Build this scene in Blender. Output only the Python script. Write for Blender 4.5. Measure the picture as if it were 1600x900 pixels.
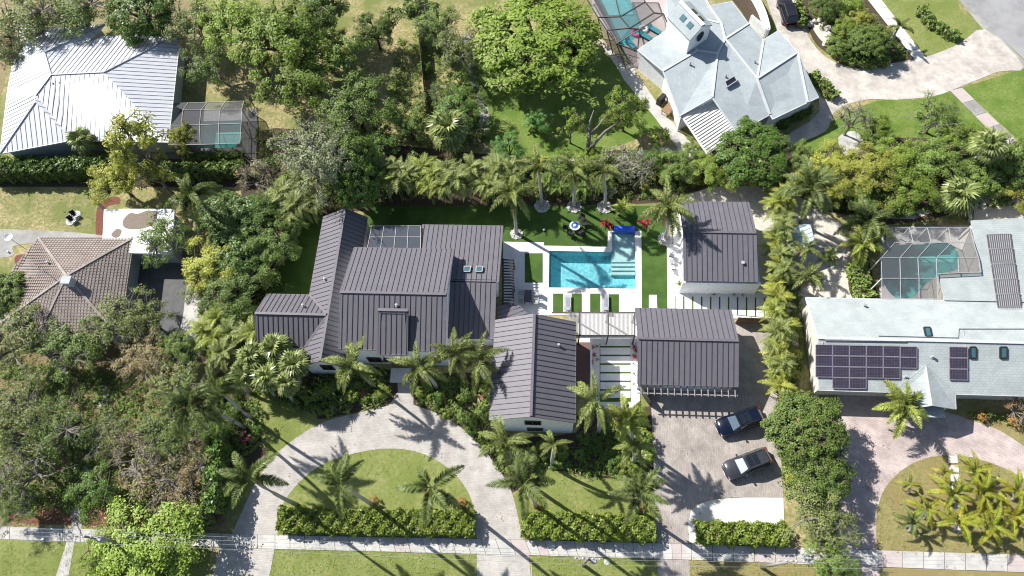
import bpy, math, random
import numpy as np
from mathutils import Vector, Matrix
from mathutils.geometry import tessellate_polygon
random.seed(7); rng = np.random.default_rng(11)
SC = bpy.context.scene
for o in list(bpy.data.objects): bpy.data.objects.remove(o)
COL = SC.collection
# ------------------------------------------------------------------ camera
F = 1100.0; H = 72.0                      # focal length in photo pixels, camera height in metres
dn = Vector((60, 505, 1100)).normalized() # straight down, in (right, down, forward) camera axes
ax = Vector((17260, 345, -1100)).normalized(); ax = (ax - dn*ax.dot(dn)).normalized()
ay = dn.cross(ax)*-1
if ay.y > 0: ay = -ay                     # world +Y points up in the picture
az = -dn
def cam_dir(px, py):
    r = Vector((px-800, py-450, F))
    return Vector((r.dot(ax), r.dot(ay), r.dot(az)))
def P(px, py, z=0.0):
    d = cam_dir(px, py); t = (z-H)/d.z
    return Vector((d.x*t, d.y*t, z))
def PY(px, py, y):                        # the point on the vertical plane Y = y
    d = cam_dir(px, py); t = y/d.y
    return Vector((d.x*t, y, H+d.z*t))
def MPP(px, py, z=0.0): return (P(px+1, py, z)-P(px, py, z)).length
cd = bpy.data.cameras.new('camera'); cam = bpy.data.objects.new('camera', cd); COL.objects.link(cam)
cd.sensor_width = 36; cd.lens = F/1600*36; cd.clip_end = 3000; cd.clip_start = 0.5
def c2w(v): return Vector((v.dot(ax), v.dot(ay), v.dot(az)))
R = Matrix.Identity(4)
for i, v in enumerate((Vector((1,0,0)), Vector((0,-1,0)), Vector((0,0,-1)))):
    w = c2w(v)
    for k in range(3): R[k][i] = w[k]
R[2][3] = H
cam.matrix_world = R; SC.camera = cam
# ------------------------------------------------------------------ light
SUN_EL, SUN_AZ = math.radians(41), math.radians(-58)     # azimuth from +Y towards +X
ts = Vector((math.sin(SUN_AZ)*math.cos(SUN_EL), math.cos(SUN_AZ)*math.cos(SUN_EL), math.sin(SUN_EL)))
W = bpy.data.worlds.new('World'); SC.world = W; W.use_nodes = True
nt = W.node_tree; bg = nt.nodes['Background']; sk = nt.nodes.new('ShaderNodeTexSky')
sk.sky_type = 'NISHITA'; sk.sun_disc = False; sk.sun_elevation = SUN_EL; sk.sun_rotation = SUN_AZ
nt.links.new(sk.outputs[0], bg.inputs[0]); bg.inputs[1].default_value = 0.08
sl = bpy.data.lights.new('sun', 'SUN'); sl.energy = 5.0; sl.angle = math.radians(0.53); sl.color = (1, 0.975, 0.94)
so = bpy.data.objects.new('sun', sl); COL.objects.link(so); so.rotation_euler = ts.to_track_quat('Z', 'Y').to_euler()
SC.view_settings.view_transform = 'Standard'; SC.view_settings.look = 'None'
SC.view_settings.exposure = 0.8; SC.view_settings.gamma = 1.0
SC.cycles.filter_width = 1.1
# ------------------------------------------------------------------ materials
MATS = {}
def mat(name, c, rough=0.7, c2=None, scale=3.0, detail=4, bump=0.0, bscale=None, spec=0.3, metal=0.0, c3=None, s3=0.3, lo=.35, hi=.65):
    if name in MATS: return MATS[name]
    m = bpy.data.materials.new(name); m.use_nodes = True; MATS[name] = m
    n = m.node_tree.nodes; L = m.node_tree.links; b = n['Principled BSDF']
    b.inputs['Roughness'].default_value = rough; b.inputs['Metallic'].default_value = metal
    b.inputs['Specular IOR Level'].default_value = spec
    g = n.new('ShaderNodeNewGeometry')
    def noise(sc, de=detail):
        t = n.new('ShaderNodeTexNoise'); t.inputs['Scale'].default_value = sc; t.inputs['Detail'].default_value = de
        t.inputs['Roughness'].default_value = .62
        L.new(g.outputs['Position'], t.inputs['Vector']); return t
    def ramp(t, a, bb):
        r = n.new('ShaderNodeMapRange'); r.inputs[1].default_value = a; r.inputs[2].default_value = bb
        L.new(t.outputs[0], r.inputs[0]); return r
    def mix(f, A, B):
        x = n.new('ShaderNodeMix'); x.data_type = 'RGBA'
        L.new(f.outputs[0], x.inputs[0])
        for v, i in ((A, 6), (B, 7)):
            if isinstance(v, tuple): x.inputs[i].default_value = (*v, 1)
            else: L.new(v.outputs[2], x.inputs[i])
        return x
    c2 = c2 or tuple(v*.82 for v in c)
    x = mix(ramp(noise(scale), lo, hi), c, c2)
    if c3: x = mix(ramp(noise(s3, 3), .42, .62), x, c3)
    L.new(x.outputs[2], b.inputs['Base Color'])
    if bump:
        t = noise(bscale or scale*4, 3); u = n.new('ShaderNodeBump'); u.inputs['Strength'].default_value = bump
        u.inputs['Distance'].default_value = .05
        L.new(t.outputs[0], u.inputs['Height']); L.new(u.outputs[0], b.inputs['Normal'])
    return m
def brick_mat(name, c, c2, mortar, bw, bh, ang=0.0, msize=.012, wear=.25):
    if name in MATS: return MATS[name]
    m = bpy.data.materials.new(name); m.use_nodes = True; MATS[name] = m
    n = m.node_tree.nodes; L = m.node_tree.links; b = n['Principled BSDF']; b.inputs['Roughness'].default_value = .85
    b.inputs['Specular IOR Level'].default_value = .2
    g = n.new('ShaderNodeNewGeometry'); mp = n.new('ShaderNodeMapping'); mp.inputs['Rotation'].default_value[2] = ang
    L.new(g.outputs['Position'], mp.inputs[0])
    t = n.new('ShaderNodeTexBrick'); L.new(mp.outputs[0], t.inputs[0])
    t.inputs['Color1'].default_value = (*c, 1); t.inputs['Color2'].default_value = (*c2, 1); t.inputs['Mortar'].default_value = (*mortar, 1)
    t.inputs['Scale'].default_value = 1; t.inputs['Mortar Size'].default_value = msize
    t.inputs['Brick Width'].default_value = bw; t.inputs['Row Height'].default_value = bh
    z = n.new('ShaderNodeTexNoise'); z.inputs['Scale'].default_value = .8; z.inputs['Detail'].default_value = 6
    L.new(g.outputs['Position'], z.inputs['Vector'])
    r = n.new('ShaderNodeMapRange'); r.inputs[1].default_value = .3; r.inputs[2].default_value = .7; r.inputs[3].default_value = 1-wear; r.inputs[4].default_value = 1+wear*.4
    L.new(z.outputs[0], r.inputs[0])
    x = n.new('ShaderNodeMix'); x.data_type = 'RGBA'; x.blend_type = 'MULTIPLY'; x.inputs[0].default_value = 1
    z2 = n.new('ShaderNodeTexNoise'); z2.inputs['Scale'].default_value = .16; z2.inputs['Detail'].default_value = 9; z2.inputs['Roughness'].default_value = .7; L.new(g.outputs['Position'], z2.inputs['Vector'])
    r2 = n.new('ShaderNodeMapRange'); r2.inputs[1].default_value = .38; r2.inputs[2].default_value = .6; r2.inputs[3].default_value = 1-wear*.7; r2.inputs[4].default_value = 1.04; L.new(z2.outputs[0], r2.inputs[0])
    mm = n.new('ShaderNodeMath'); mm.operation = 'MULTIPLY'; L.new(r.outputs[0], mm.inputs[0]); L.new(r2.outputs[0], mm.inputs[1])
    L.new(t.outputs[0], x.inputs[6]); L.new(mm.outputs[0], x.inputs[7]); L.new(x.outputs[2], b.inputs['Base Color'])
    u = n.new('ShaderNodeBump'); u.inputs['Strength'].default_value = .4; u.inputs['Distance'].default_value = .02; u.invert = True
    L.new(t.outputs['Fac'], u.inputs['Height']); L.new(u.outputs[0], b.inputs['Normal'])
    return m
def leaf_mat(name, c, c2, trans=.28, rough=.5, c3=None):
    if name in MATS: return MATS[name]
    c, c2 = (tuple(min(.6, x*k) for x, k in zip(v, (1.36,1.34,1.2))) for v in (c, c2))
    m = bpy.data.materials.new(name); m.use_nodes = True; MATS[name] = m
    n = m.node_tree.nodes; L = m.node_tree.links; b = n['Principled BSDF']; b.inputs['Roughness'].default_value = rough
    b.inputs['Specular IOR Level'].default_value = .25
    g = n.new('ShaderNodeNewGeometry'); oi = n.new('ShaderNodeObjectInfo')
    x = n.new('ShaderNodeMix'); x.data_type = 'RGBA'; x.inputs[6].default_value = (*c, 1); x.inputs[7].default_value = (*c2, 1)
    L.new(g.outputs['Random Per Island'], x.inputs[0])
    z = n.new('ShaderNodeTexNoise'); z.inputs['Scale'].default_value = .7; z.inputs['Detail'].default_value = 3; L.new(g.outputs['Position'], z.inputs['Vector'])
    r = n.new('ShaderNodeMapRange'); r.inputs[1].default_value = .3; r.inputs[2].default_value = .7; L.new(z.outputs[0], r.inputs[0])
    y = n.new('ShaderNodeMix'); y.data_type = 'RGBA'; y.inputs[7].default_value = (*(c3 or tuple(.55*a+.45*bb for a, bb in zip(c, c2))), 1)
    k = n.new('ShaderNodeMath'); k.operation = 'MULTIPLY'; k.inputs[1].default_value = .6; L.new(r.outputs[0], k.inputs[0])
    L.new(k.outputs[0], y.inputs[0]); L.new(x.outputs[2], y.inputs[6])
    h = n.new('ShaderNodeHueSaturation'); L.new(y.outputs[2], h.inputs['Color'])
    q = n.new('ShaderNodeMapRange'); q.inputs[3].default_value = .8; q.inputs[4].default_value = 1.25; L.new(oi.outputs['Random'], q.inputs[0]); L.new(q.outputs[0], h.inputs['Value'])
    L.new(h.outputs[0], b.inputs['Base Color'])
    t = n.new('ShaderNodeBsdfTranslucent'); L.new(h.outputs[0], t.inputs[0])
    s = n.new('ShaderNodeMixShader'); s.inputs[0].default_value = trans
    L.new(b.outputs[0], s.inputs[1]); L.new(t.outputs[0], s.inputs[2]); L.new(s.outputs[0], n['Material Output'].inputs[0])
    return m
def see_mat(name, c, alpha, rough=.5, tint=(1,1,1), bump=0, bscale=2.0):
    m = bpy.data.materials.new(name); m.use_nodes = True; MATS[name] = m
    n = m.node_tree.nodes; L = m.node_tree.links; b = n['Principled BSDF']; b.inputs['Base Color'].default_value = (*c, 1); b.inputs['Roughness'].default_value = rough
    t = n.new('ShaderNodeBsdfTransparent'); t.inputs[0].default_value = (*tint, 1)
    s = n.new('ShaderNodeMixShader'); s.inputs[0].default_value = alpha
    L.new(t.outputs[0], s.inputs[1]); L.new(b.outputs[0], s.inputs[2]); L.new(s.outputs[0], n['Material Output'].inputs[0])
    if bump:
        g = n.new('ShaderNodeNewGeometry'); z = n.new('ShaderNodeTexNoise'); z.inputs['Scale'].default_value = bscale; z.inputs['Detail'].default_value = 2
        L.new(g.outputs['Position'], z.inputs['Vector']); u = n.new('ShaderNodeBump'); u.inputs['Strength'].default_value = bump; u.inputs['Distance'].default_value = .1
        L.new(z.outputs[0], u.inputs['Height']); L.new(u.outputs[0], b.inputs['Normal'])
    return m
M = dict(
 grass=mat('dry_grass', (.22,.20,.075), .9, (.40,.325,.175), 2.6, 10, .6, 18, c3=(.15,.17,.045), s3=.2, lo=.42, hi=.6),
 lawn=mat('lawn_grass', (.115,.19,.028), .9, (.19,.215,.06), 3.2, 10, .6, 20, c3=(.09,.155,.02), s3=.3, lo=.42, hi=.6),
 lawn2=mat('island_grass', (.16,.205,.045), .9, (.25,.245,.095), 2.8, 10, .6, 20, c3=(.15,.185,.04), s3=.3, lo=.42, hi=.6),
 tanlawn=mat('tan_lawn_grass', (.27,.22,.095), .9, (.19,.185,.065), 2.8, 10, .5, 20, c3=(.23,.18,.075), s3=.3, lo=.42, hi=.6),
 turf=mat('turf', (.045,.095,.012), .85, (.033,.072,.008), 4, 8, .3, 30, c3=(.058,.11,.018), s3=.5),
 soil=mat('bed_soil', (.05,.036,.024), .95, (.085,.06,.04), 5, 7, .6, 12),
 litter=mat('leaf_litter', (.33,.26,.15), .95, (.19,.145,.08), 2.5, 9, .7, 14, c3=(.22,.18,.08), s3=.3),
 redmulch=mat('red_mulch', (.21,.075,.05), .95, (.12,.05,.038), 6, 7, .7, 14),
 deck=mat('white_deck', (.66,.655,.64), .7, (.58,.575,.56), 1.2, 5),
 conc=mat('concrete', (.44,.42,.385), .85, (.36,.345,.32), 1.5, 8, .1, c3=(.48,.46,.42), s3=.5),
 drk=mat('shade_darkened_drive', (.12,.12,.118), .85, (.09,.09,.09), 1.2, 7), slate=mat('grey_deck', (.2,.195,.19), .85, (.16,.155,.15), 1.5, 6), conc2=mat('bright_concrete', (.52,.5,.46), .85, (.45,.43,.4), 1.5, 8, .1),  # drive's dark tone: oil, plus house and tree shade put in the colour
 concd=mat('old_concrete', (.30,.285,.26), .85, (.22,.21,.195), 1.2, 8, .1, c3=(.34,.33,.3), s3=.4),
 concp=mat('pink_concrete', (.46,.39,.36), .85, (.40,.345,.32), 1.5, 8, .1),
 concw=mat('pale_concrete', (.62,.60,.545), .8, (.54,.52,.47), .9, 6),
 asphalt=mat('asphalt', (.27,.265,.26), .85, (.22,.218,.215), .7, 9, .15, 30, c3=(.3,.295,.29), s3=.25),
 sand=mat('sandy_paving', (.60,.55,.47), .9, (.46,.42,.35), 2, 8, .1),
 joint=mat('dark_joint', (.06,.055,.045), .9),
 pav=brick_mat('driveway_pavers', (.475,.44,.395), (.41,.38,.345), (.33,.305,.275), .32, .16, .02, .008, .18),
 pavb=brick_mat('brown_pavers', (.42,.37,.325), (.345,.305,.27), (.27,.235,.21), .34, .17, 1.57, .01),
 pavp=brick_mat('pink_pavers', (.54,.44,.40), (.46,.385,.36), (.33,.27,.245), .34, .17, .3, .01),
 pavc=brick_mat('cream_pavers', (.56,.51,.45), (.48,.435,.385), (.5,.44,.38), .42, .32, .6, .012),
 stonew=mat('white_stone', (.62,.60,.56), .8, (.34,.33,.31), 3, 6, .3),
 roofm=mat('bronze_metal_roof', (.142,.134,.147), .55, (.118,.111,.125), 1.1, 7, .02, spec=.3, c3=(.130,.121,.134), s3=.35),
 seam=mat('bronze_seam', (.075,.07,.082), .55, spec=.3),
 cap=mat('bronze_ridge_cap', (.14,.125,.138), .5, spec=.3),
 wroof=mat('white_metal_roof', (.54,.545,.555), .45, (.48,.485,.50), .7, 7, spec=.5),
 wseam=mat('white_seam', (.33,.34,.37), .45),
 shingle=brick_mat('grey_shingle', (.36,.395,.40), (.325,.36,.365), (.27,.30,.305), .35, .22, -.65, .012, .10),
 shingle2=brick_mat('pale_shingle', (.40,.43,.415), (.37,.40,.385), (.32,.345,.335), .45, .24, .0, .012, .12),
 shcap=mat('shingle_cap', (.52,.53,.52), .8),
 tile=mat('brown_roof_tile', (.29,.25,.22), .85, (.22,.19,.165), 2.5, 8, .3, c3=(.33,.29,.255), s3=.7),
 tilej=mat('brown_tile_rib', (.20,.16,.135), .85, (.28,.225,.19), 2),
 flatw=mat('white_flat_roof', (.78,.77,.74), .8, (.7,.69,.66), .9, 6),
 debris=mat('leaf_debris', (.24,.19,.15), .95, (.17,.14,.11), 6, 6, .5),
 wall=mat('white_wall', (.86,.87,.88), .7), wallg=mat('grey_green_wall', (.42,.45,.45), .8), wallc=mat('cream_wall', (.6,.56,.5), .8),
 dark=mat('dark_metal', (.03,.028,.03), .5), bronze=mat('bronze_frame', (.075,.062,.055), .5), grey=mat('grey_metal', (.36,.365,.37), .45),
 frame=mat('white_frame', (.7,.7,.69), .5), slat=mat('pergola_slat', (.27,.255,.25), .6), wood=mat('weathered_wood', (.27,.17,.10), .85, (.18,.11,.065), 4, 6),
 pole=mat('pole_wood', (.36,.335,.29), .9, (.26,.24,.21), 3, 6), glass=mat('window_glass', (.012,.016,.02), .06, spec=.8), sky_glass=mat('skylight_glass', (.05,.13,.15), .1, spec=.8),
 bark=mat('grey_bark', (.24,.215,.18), .9, (.16,.14,.115), 3, 7, .4), barkb=mat('brown_bark', (.16,.12,.085), .9, (.1,.075,.055), 3, 7, .4),
 barkp=mat('palm_trunk', (.42,.41,.37), .85, (.33,.32,.29), 2, 6, .2), shaft=mat('crownshaft', (.22,.30,.10), .45),
 solar=mat('solar_cell', (.035,.03,.045), .3, (.05,.042,.06), 2, spec=.6), solarf=mat('solar_frame', (.20,.18,.21), .4), celll=mat('cell_line', (.10,.085,.115), .5), heat=mat('heating_mat', (.075,.07,.075), .6, (.11,.105,.11), 3),
 blue=mat('blue_tile', (.02,.075,.55), .35, (.03,.11,.62), 3), cobalt=mat('cobalt', (.05,.13,.6), .3), pool=mat('pool_plaster', (.18,.46,.51), .6, (.34,.60,.63), 3.0, 3, lo=.42, hi=.6),  # pool floor mottling puts the water's light ripples into the plaster colour
 poold=mat('green_pool_plaster', (.12,.44,.44), .6, (.16,.5,.5), 1.4, 4), step=mat('pool_step', (.62,.62,.56), .6), coping=mat('coping_stone', (.76,.74,.70), .7),
 navy=mat('navy_paint', (.004,.007,.02), .18, spec=.7), gunm=mat('grey_paint', (.04,.04,.047), .2, spec=.7), blackp=mat('black_paint', (.02,.016,.02), .18, spec=.7),
 tyre=mat('tyre', (.02,.02,.02), .8), rim=mat('rim', (.4,.4,.42), .3, metal=.8), red=mat('red_lens', (.4,.01,.01), .3), lens=mat('clear_lens', (.6,.62,.65), .15),
 pink=mat('pink_float', (.7,.12,.3), .5), white=mat('white_plastic', (.75,.75,.74), .5), teal=mat('teal_cushion', (.06,.28,.33), .7), ltblue=mat('pale_blue_roof', (.45,.57,.60), .6, (.52,.63,.65), 1),
 brickr=mat('red_paving', (.20,.085,.065), .85, (.12,.10,.09), 2.5), rock=mat('garden_rock', (.55,.5,.43), .85, (.38,.34,.29), 2, 6, .5), scr1=mat('bright_reflection_windscreen', (.42,.46,.5), .1, spec=.8), scr2=mat('dim_reflection_windscreen', (.10,.14,.18), .08, spec=.8), rail=mat('lounger_fabric', (.30,.32,.34), .7))  # windscreen tones carry a bright reflection painted into the dark glass
see_mat('insect_screen', (.10,.10,.105), .50, .8); see_mat('pool_water', (.05,.35,.42), .16, .04, (.80,.95,.96), .6, 2.6)
see_mat('green_pool_water', (.04,.22,.22), .18, .05, (.7,.92,.88), .2, 2.0); see_mat('roof_glass', (.07,.08,.095), .85, .12)
LF = dict(
 oak=leaf_mat('oak_leaf', (.072,.10,.026), (.215,.24,.09), .25, .45), bright=leaf_mat('bright_leaf', (.085,.145,.018), (.26,.33,.07), .32),
 dark=leaf_mat('dark_leaf', (0.035,0.077,0.014), (0.112,0.174,0.035), .18, .4), yellow=leaf_mat('yellow_green_leaf', (.17,.20,.03), (.36,.36,.09), .32),
 brown=leaf_mat('tan_leaf', (.20,.165,.08), (.36,.305,.17), .25, .7), mid=leaf_mat('mid_leaf', (.055,.10,.022), (.20,.265,.07), .28),
 palm=leaf_mat('palm_leaflet', (.085,.125,.03), (.29,.31,.125), .3, .45), coco=leaf_mat('coconut_leaflet', (.07,.125,.016), (.30,.34,.06), .32, .4, (0.401,0.310,0.030)),
 areca=leaf_mat('areca_leaflet', (.10,.145,.02), (.36,.38,.11), .34, .45), fan=leaf_mat('fan_leaf', (.085,.125,.035), (.27,.295,.125), .28, .3),
 dpalm=leaf_mat('dark_palm_leaflet', (.04,.07,.018), (.18,.21,.075), .25, .4), redl=leaf_mat('red_leaf', (0.189,0.015,0.030), (0.401,0.037,0.070), .2, .4),
 pinkl=leaf_mat('pink_flower', (0.590,0.050,0.160), (0.600,0.149,0.200)), hedge=leaf_mat('hedge_leaf', (.07,.115,.018), (.245,.30,.06), .3, .38), rust=leaf_mat('rust_leaf', (0.236,0.124,0.040), (0.401,0.248,0.080)),
 emer=leaf_mat('emerald_leaf', (.06,.155,.03), (.17,.31,.09), .3),
 grassl=leaf_mat('grass_tuft', (.15,.185,.05), (.29,.28,.11), .2, .6), fallen=leaf_mat('fallen_leaf', (.12,.075,.04), (.32,.23,.13), .1, .8),
 silver=leaf_mat('silver_leaf', (.15,.18,.10), (.33,.35,.22), .2, .5))
# ------------------------------------------------------------------ mesh helpers
class MB:
    def __init__(s): s.v = []; s.f = []
    def add(s, vs, fs):
        k = len(s.v); s.v += [Vector(p) for p in vs]; s.f += [tuple(i+k for i in f) for f in fs]; return s
    def quad(s, *ps): return s.add(ps, [tuple(range(len(ps)))])
    def box(s, c, sz, yaw=0.0, axes=None):
        c = Vector(c); a = axes or (Vector((math.cos(yaw), math.sin(yaw), 0)), Vector((-math.sin(yaw), math.cos(yaw), 0)), Vector((0,0,1)))
        hs = [x/2 for x in sz]; vs = [c+a[0]*(i*hs[0])+a[1]*(j*hs[1])+a[2]*(k*hs[2]) for k in (-1,1) for j in (-1,1) for i in (-1,1)]
        return s.add(vs, [(0,2,3,1),(4,5,7,6),(0,1,5,4),(2,6,7,3),(0,4,6,2),(1,3,7,5)])
    def bar(s, a, b, w, h, up=Vector((0,0,1))):
        a = Vector(a); b = Vector(b); d = b-a; L = d.length
        if L < 1e-5: return s
        d /= L; t = d.cross(up)
        t = t.normalized() if t.length > 1e-4 else Vector((1,0,0)); u = t.cross(d)
        return s.box((a+b)/2, (L, w, h), axes=(d, t, u))
    def tube(s, pts, rad, n=6, cap=True):
        pts = [Vector(p) for p in pts]; rings = []
        for i, p in enumerate(pts):
            d = (pts[min(i+1, len(pts)-1)]-pts[max(i-1, 0)]).normalized()
            a = d.cross(Vector((0,0,1)));  a = a.normalized() if a.length > .05 else d.cross(Vector((1,0,0))).normalized()
            b = d.cross(a); r = rad[i] if isinstance(rad, (list, tuple)) else rad
            rings.append([p+a*(r*math.cos(6.2832*k/n))+b*(r*math.sin(6.2832*k/n)) for k in range(n)])
        fs = [(i*n+k, i*n+(k+1)%n, (i+1)*n+(k+1)%n, (i+1)*n+k) for i in range(len(pts)-1) for k in range(n)]
        if cap: fs += [tuple(range(n-1,-1,-1)), tuple(range((len(pts)-1)*n, len(pts)*n))]
        return s.add([p for r in rings for p in r], fs)
    def lathe(s, c, prof, n=12):
        c = Vector(c); vs = [c+Vector((r*math.cos(6.2832*k/n), r*math.sin(6.2832*k/n), z)) for r, z in prof for k in range(n)]
        fs = [(i*n+k, i*n+(k+1)%n, (i+1)*n+(k+1)%n, (i+1)*n+k) for i in range(len(prof)-1) for k in range(n)]
        fs += [tuple(range(n-1,-1,-1)), tuple(range((len(prof)-1)*n, len(prof)*n))]
        return s.add(vs, fs)
    def prism(s, poly, z0, z1):                      # convex outline in x, y
        n = len(poly)
        return s.add([(p[0],p[1],z0) for p in poly]+[(p[0],p[1],z1) for p in poly],
            [tuple(range(n-1,-1,-1)), tuple(range(n,2*n))]+[(i,(i+1)%n,n+(i+1)%n,n+i) for i in range(n)])
    def mesh(s, name, off=Vector((0,0,0)), smooth=False):
        m = bpy.data.meshes.new(name); m.from_pydata([tuple(p-off) for p in s.v], [], s.f); m.update()
        if smooth: m.polygons.foreach_set('use_smooth', [True]*len(m.polygons))
        return m
def origin_of(o):
    l = Vector((0,0,0))
    while o is not None: l = l+o.location; o = o.parent
    return l
def tag(o, label=None, cat=None, group=None, kind=None):
    if label: o['label'] = label
    if cat: o['category'] = cat
    if group: o['group'] = group
    if kind: o['kind'] = kind
    return o
def link(name, data, parent=None, loc=None, rot=None, scale=None, m=None):
    o = bpy.data.objects.new(name, data); COL.objects.link(o)
    if parent is not None: o.parent = parent
    if loc is not None: o.location = loc
    if rot is not None: o.rotation_euler = rot
    if scale is not None: o.scale = scale
    if m is not None and data is not None:
        if not data.materials: data.materials.append(m)
        elif data.materials[0] is not m:
            o.material_slots[0].link = 'OBJECT'; o.material_slots[0].material = m
    return o
def part(name, mb, m, parent=None, kind=None, smooth=False, local=False, label=None):
    off = Vector((0,0,0)) if (local or parent is None) else origin_of(parent)
    o = link(name, mb.mesh(name, off, smooth), parent, m=m)
    if kind: o['kind'] = kind
    if label: o['label'] = label
    return o
def thing(name, label, cat, loc=(0,0,0), group=None, rz=0.0):
    return tag(link(name, None, loc=Vector(loc), rot=(0,0,rz)), label, cat, group)
def solo(name, mb, m, label, cat, loc, group=None, smooth=False):
    loc = Vector(loc); o = link(name, mb.mesh(name, loc, smooth), loc=loc, m=m); return tag(o, label, cat, group)
def smooth_px(pts, closed=True, k=5):
    n = len(pts); out = []
    for i in range(n if closed else n-1):
        g = lambda j: Vector(pts[j % n] if closed else pts[max(0, min(n-1, j))])
        a, b, c, d = g(i-1), g(i), g(i+1), g(i+2)
        for t in range(k):
            t /= k; out.append(tuple(.5*((2*b)+(c-a)*t+(2*a-5*b+4*c-d)*t*t+(3*b-a-3*c+d)*t**3)))
    if not closed: out.append(tuple(pts[-1]))
    return out
def sheet_mb(outer, holes=(), z=.01, depth=.06):
    loops = [[Vector((p[0],p[1],z)) for p in outer]]+[[Vector((p[0],p[1],z)) for p in h] for h in holes]
    tris = tessellate_polygon(loops); flat = [p for l in loops for p in l]; mb = MB()
    fs = []
    for t in tris:
        a, b, c = (flat[i] for i in t)
        fs.append(tuple(t) if (b-a).cross(c-a).z > 0 else tuple(t[::-1]))
    mb.add(flat, fs)
    if depth:
        for l in loops:
            n = len(l)
            for i in range(n):
                a, b = l[i], l[(i+1) % n]; mb.quad(a, b, b-Vector((0,0,depth)), a-Vector((0,0,depth)))
    return mb
def zone(name, px, m, z, smooth=False, holes=(), depth=.06, kind='structure', parent=None):
    if smooth: px = smooth_px(px)
    mb = sheet_mb([P(*p) for p in px], [[P(*p) for p in h] for h in holes], z, depth)
    o = part(name, mb, m, parent)
    if kind and parent is None: o['kind'] = kind
    return o
def inpoly(x, y, poly):
    c = False; j = len(poly)-1
    for i in range(len(poly)):
        if (poly[i][1] > y) != (poly[j][1] > y) and x < (poly[j][0]-poly[i][0])*(y-poly[i][1])/(poly[j][1]-poly[i][1])+poly[i][0]: c = not c
        j = i
    return c
# ------------------------------------------------------------------ ground, lawns, paving
POOL = [(857,391),(955,393),(955,363),(993,363),(995,453),(856,451)]
POOLW = [(311,190),(379,188),(378,230),(307,232)]
POOLN = smooth_px([(925,-20),(965,-25),(1003,40),(975,72),(958,62),(930,22)], k=3)
POOLE = smooth_px([(1383,402),(1400,384),(1440,382),(1480,380),(1497,395),(1497,420),(1470,428),(1445,445),(1425,465),(1400,466),(1380,440)], k=3)
zone('ground', [], M['grass'], 0) if False else None
gb = [Vector((-700,-700,0)), Vector((700,-700,0)), Vector((700,700,0)), Vector((-700,700,0))]
g = part('ground', sheet_mb(gb, [[P(*p) for p in h] for h in (POOL, POOLW, POOLN, POOLE)], 0, 0), M['grass']); g['kind'] = 'structure'
zone('leaf_litter', [(-60,535),(60,520),(250,520),(305,590),(350,650),(355,830),(200,822),(-60,820)], M['litter'], .010)
zone('mulch_bed', smooth_px([(165,760),(225,790),(232,822),(120,820),(20,815),(30,790)]), M['redmulch'], .018)
zone('mulch_bed', smooth_px([(255,570),(272,568),(275,615),(258,612)]), M['redmulch'], .018)
zone('mulch_bed', smooth_px([(25,400),(52,398),(54,412),(27,414)]), M['redmulch'], .018)
zone('mulch_bed', smooth_px([(152,325),(166,310),(185,308),(186,318),(166,325),(160,365),(150,365)]), M['redmulch'], .018)
zone('garden_bed', smooth_px([(-60,-60),(200,-60),(300,-20),(290,60),(285,120),(240,60),(165,35),(30,40),(0,150),(-60,150)]), M['litter'], .010)
zone('garden_bed', [(-60,250),(380,247),(385,292),(-60,292)], M['soil'], .012)
zone('lawn', smooth_px([(735,60),(900,60),(1000,130),(1035,195),(1000,215),(930,240),(870,252),(830,250),(780,235),(745,190)]), M['lawn'], .010)
zone('garden_bed', smooth_px([(360,240),(430,200),(560,220),(700,235),(830,248),(880,250),(960,235),(1060,235),(1220,225),(1245,270),(1235,300),(1170,292),(1080,300),(1045,315),(900,322),(700,325),(580,330),(500,345),(430,470),(330,560),(270,570),(300,470),(310,400),(380,330)], k=3), M['soil'], .012)
zone('turf_lawn', [(575,322),(1048,322),(1043,382),(1043,486),(785,486),(784,352),(560,352)], M['turf'], .020, holes=[POOL])
zone('turf_lawn', [(430,342),(505,332),(492,470),(420,470)], M['turf'], .018)
zone('path', smooth_px([(735,60),(745,120),(765,180),(752,215),(720,235),(712,230),(738,208),(750,180),(735,125),(722,60)]), M['concd'], .024)
zone('path', smooth_px([(870,254),(930,242),(985,238),(1040,228),(1075,240),(1030,250),(940,252)]), M['concd'], .024)
# front beds, islands, verges
zone('garden_bed', smooth_px([(370,560),(470,555),(615,580),(622,615),(600,636),(545,646),(490,655),(450,630),(405,615),(420,720),(360,730),(310,640)], k=3), M['soil'], .012)
zone('garden_bed', smooth_px([(640,590),(770,590),(772,676),(900,676),(905,640),(1000,636),(1018,645),(1020,745),(940,750),(860,735),(800,770),(770,725),(735,682),(690,652),(645,636)], k=3), M['soil'], .012)
zone('front_lawn', smooth_px([(395,610),(440,625),(500,660),(440,700),(415,705)]), M['lawn2'], .016)
ISL = smooth_px([(434,800),(460,762),(500,728),(560,707),(620,701),(668,712),(708,738),(733,772),(743,805)], closed=False)+[(743,836),(434,834)]
zone('island_lawn', ISL, M['lawn2'], .024)
OUT = [(330,906),(345,850)]+smooth_px([(362,835),(392,770),(412,735),(446,697),(500,662),(560,645),(608,634)], closed=False)+[(622,612),(620,584),(632,584),(646,612),(646,632)]+smooth_px([(650,634),(700,654),(745,690),(775,728),(800,770),(815,835)], closed=False)+[(826,866),(830,906),(745,906),(745,838)]+[(434,834),(418,906)]
DRV = [(330,906),(345,850)]+OUT[2:-4]+[(830,866),(832,906),(745,906),(745,838)]+ISL[::-1][1:-1]+[(434,800),(434,834),(420,906)]
zone('driveway', [p for p in DRV], M['pav'], .034)
zone('front_lawn', smooth_px([(800,778),(840,735),(900,742),(960,748),(1020,742)], closed=False)+[(1024,845),(816,840)], M['lawn2'], .018)
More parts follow.
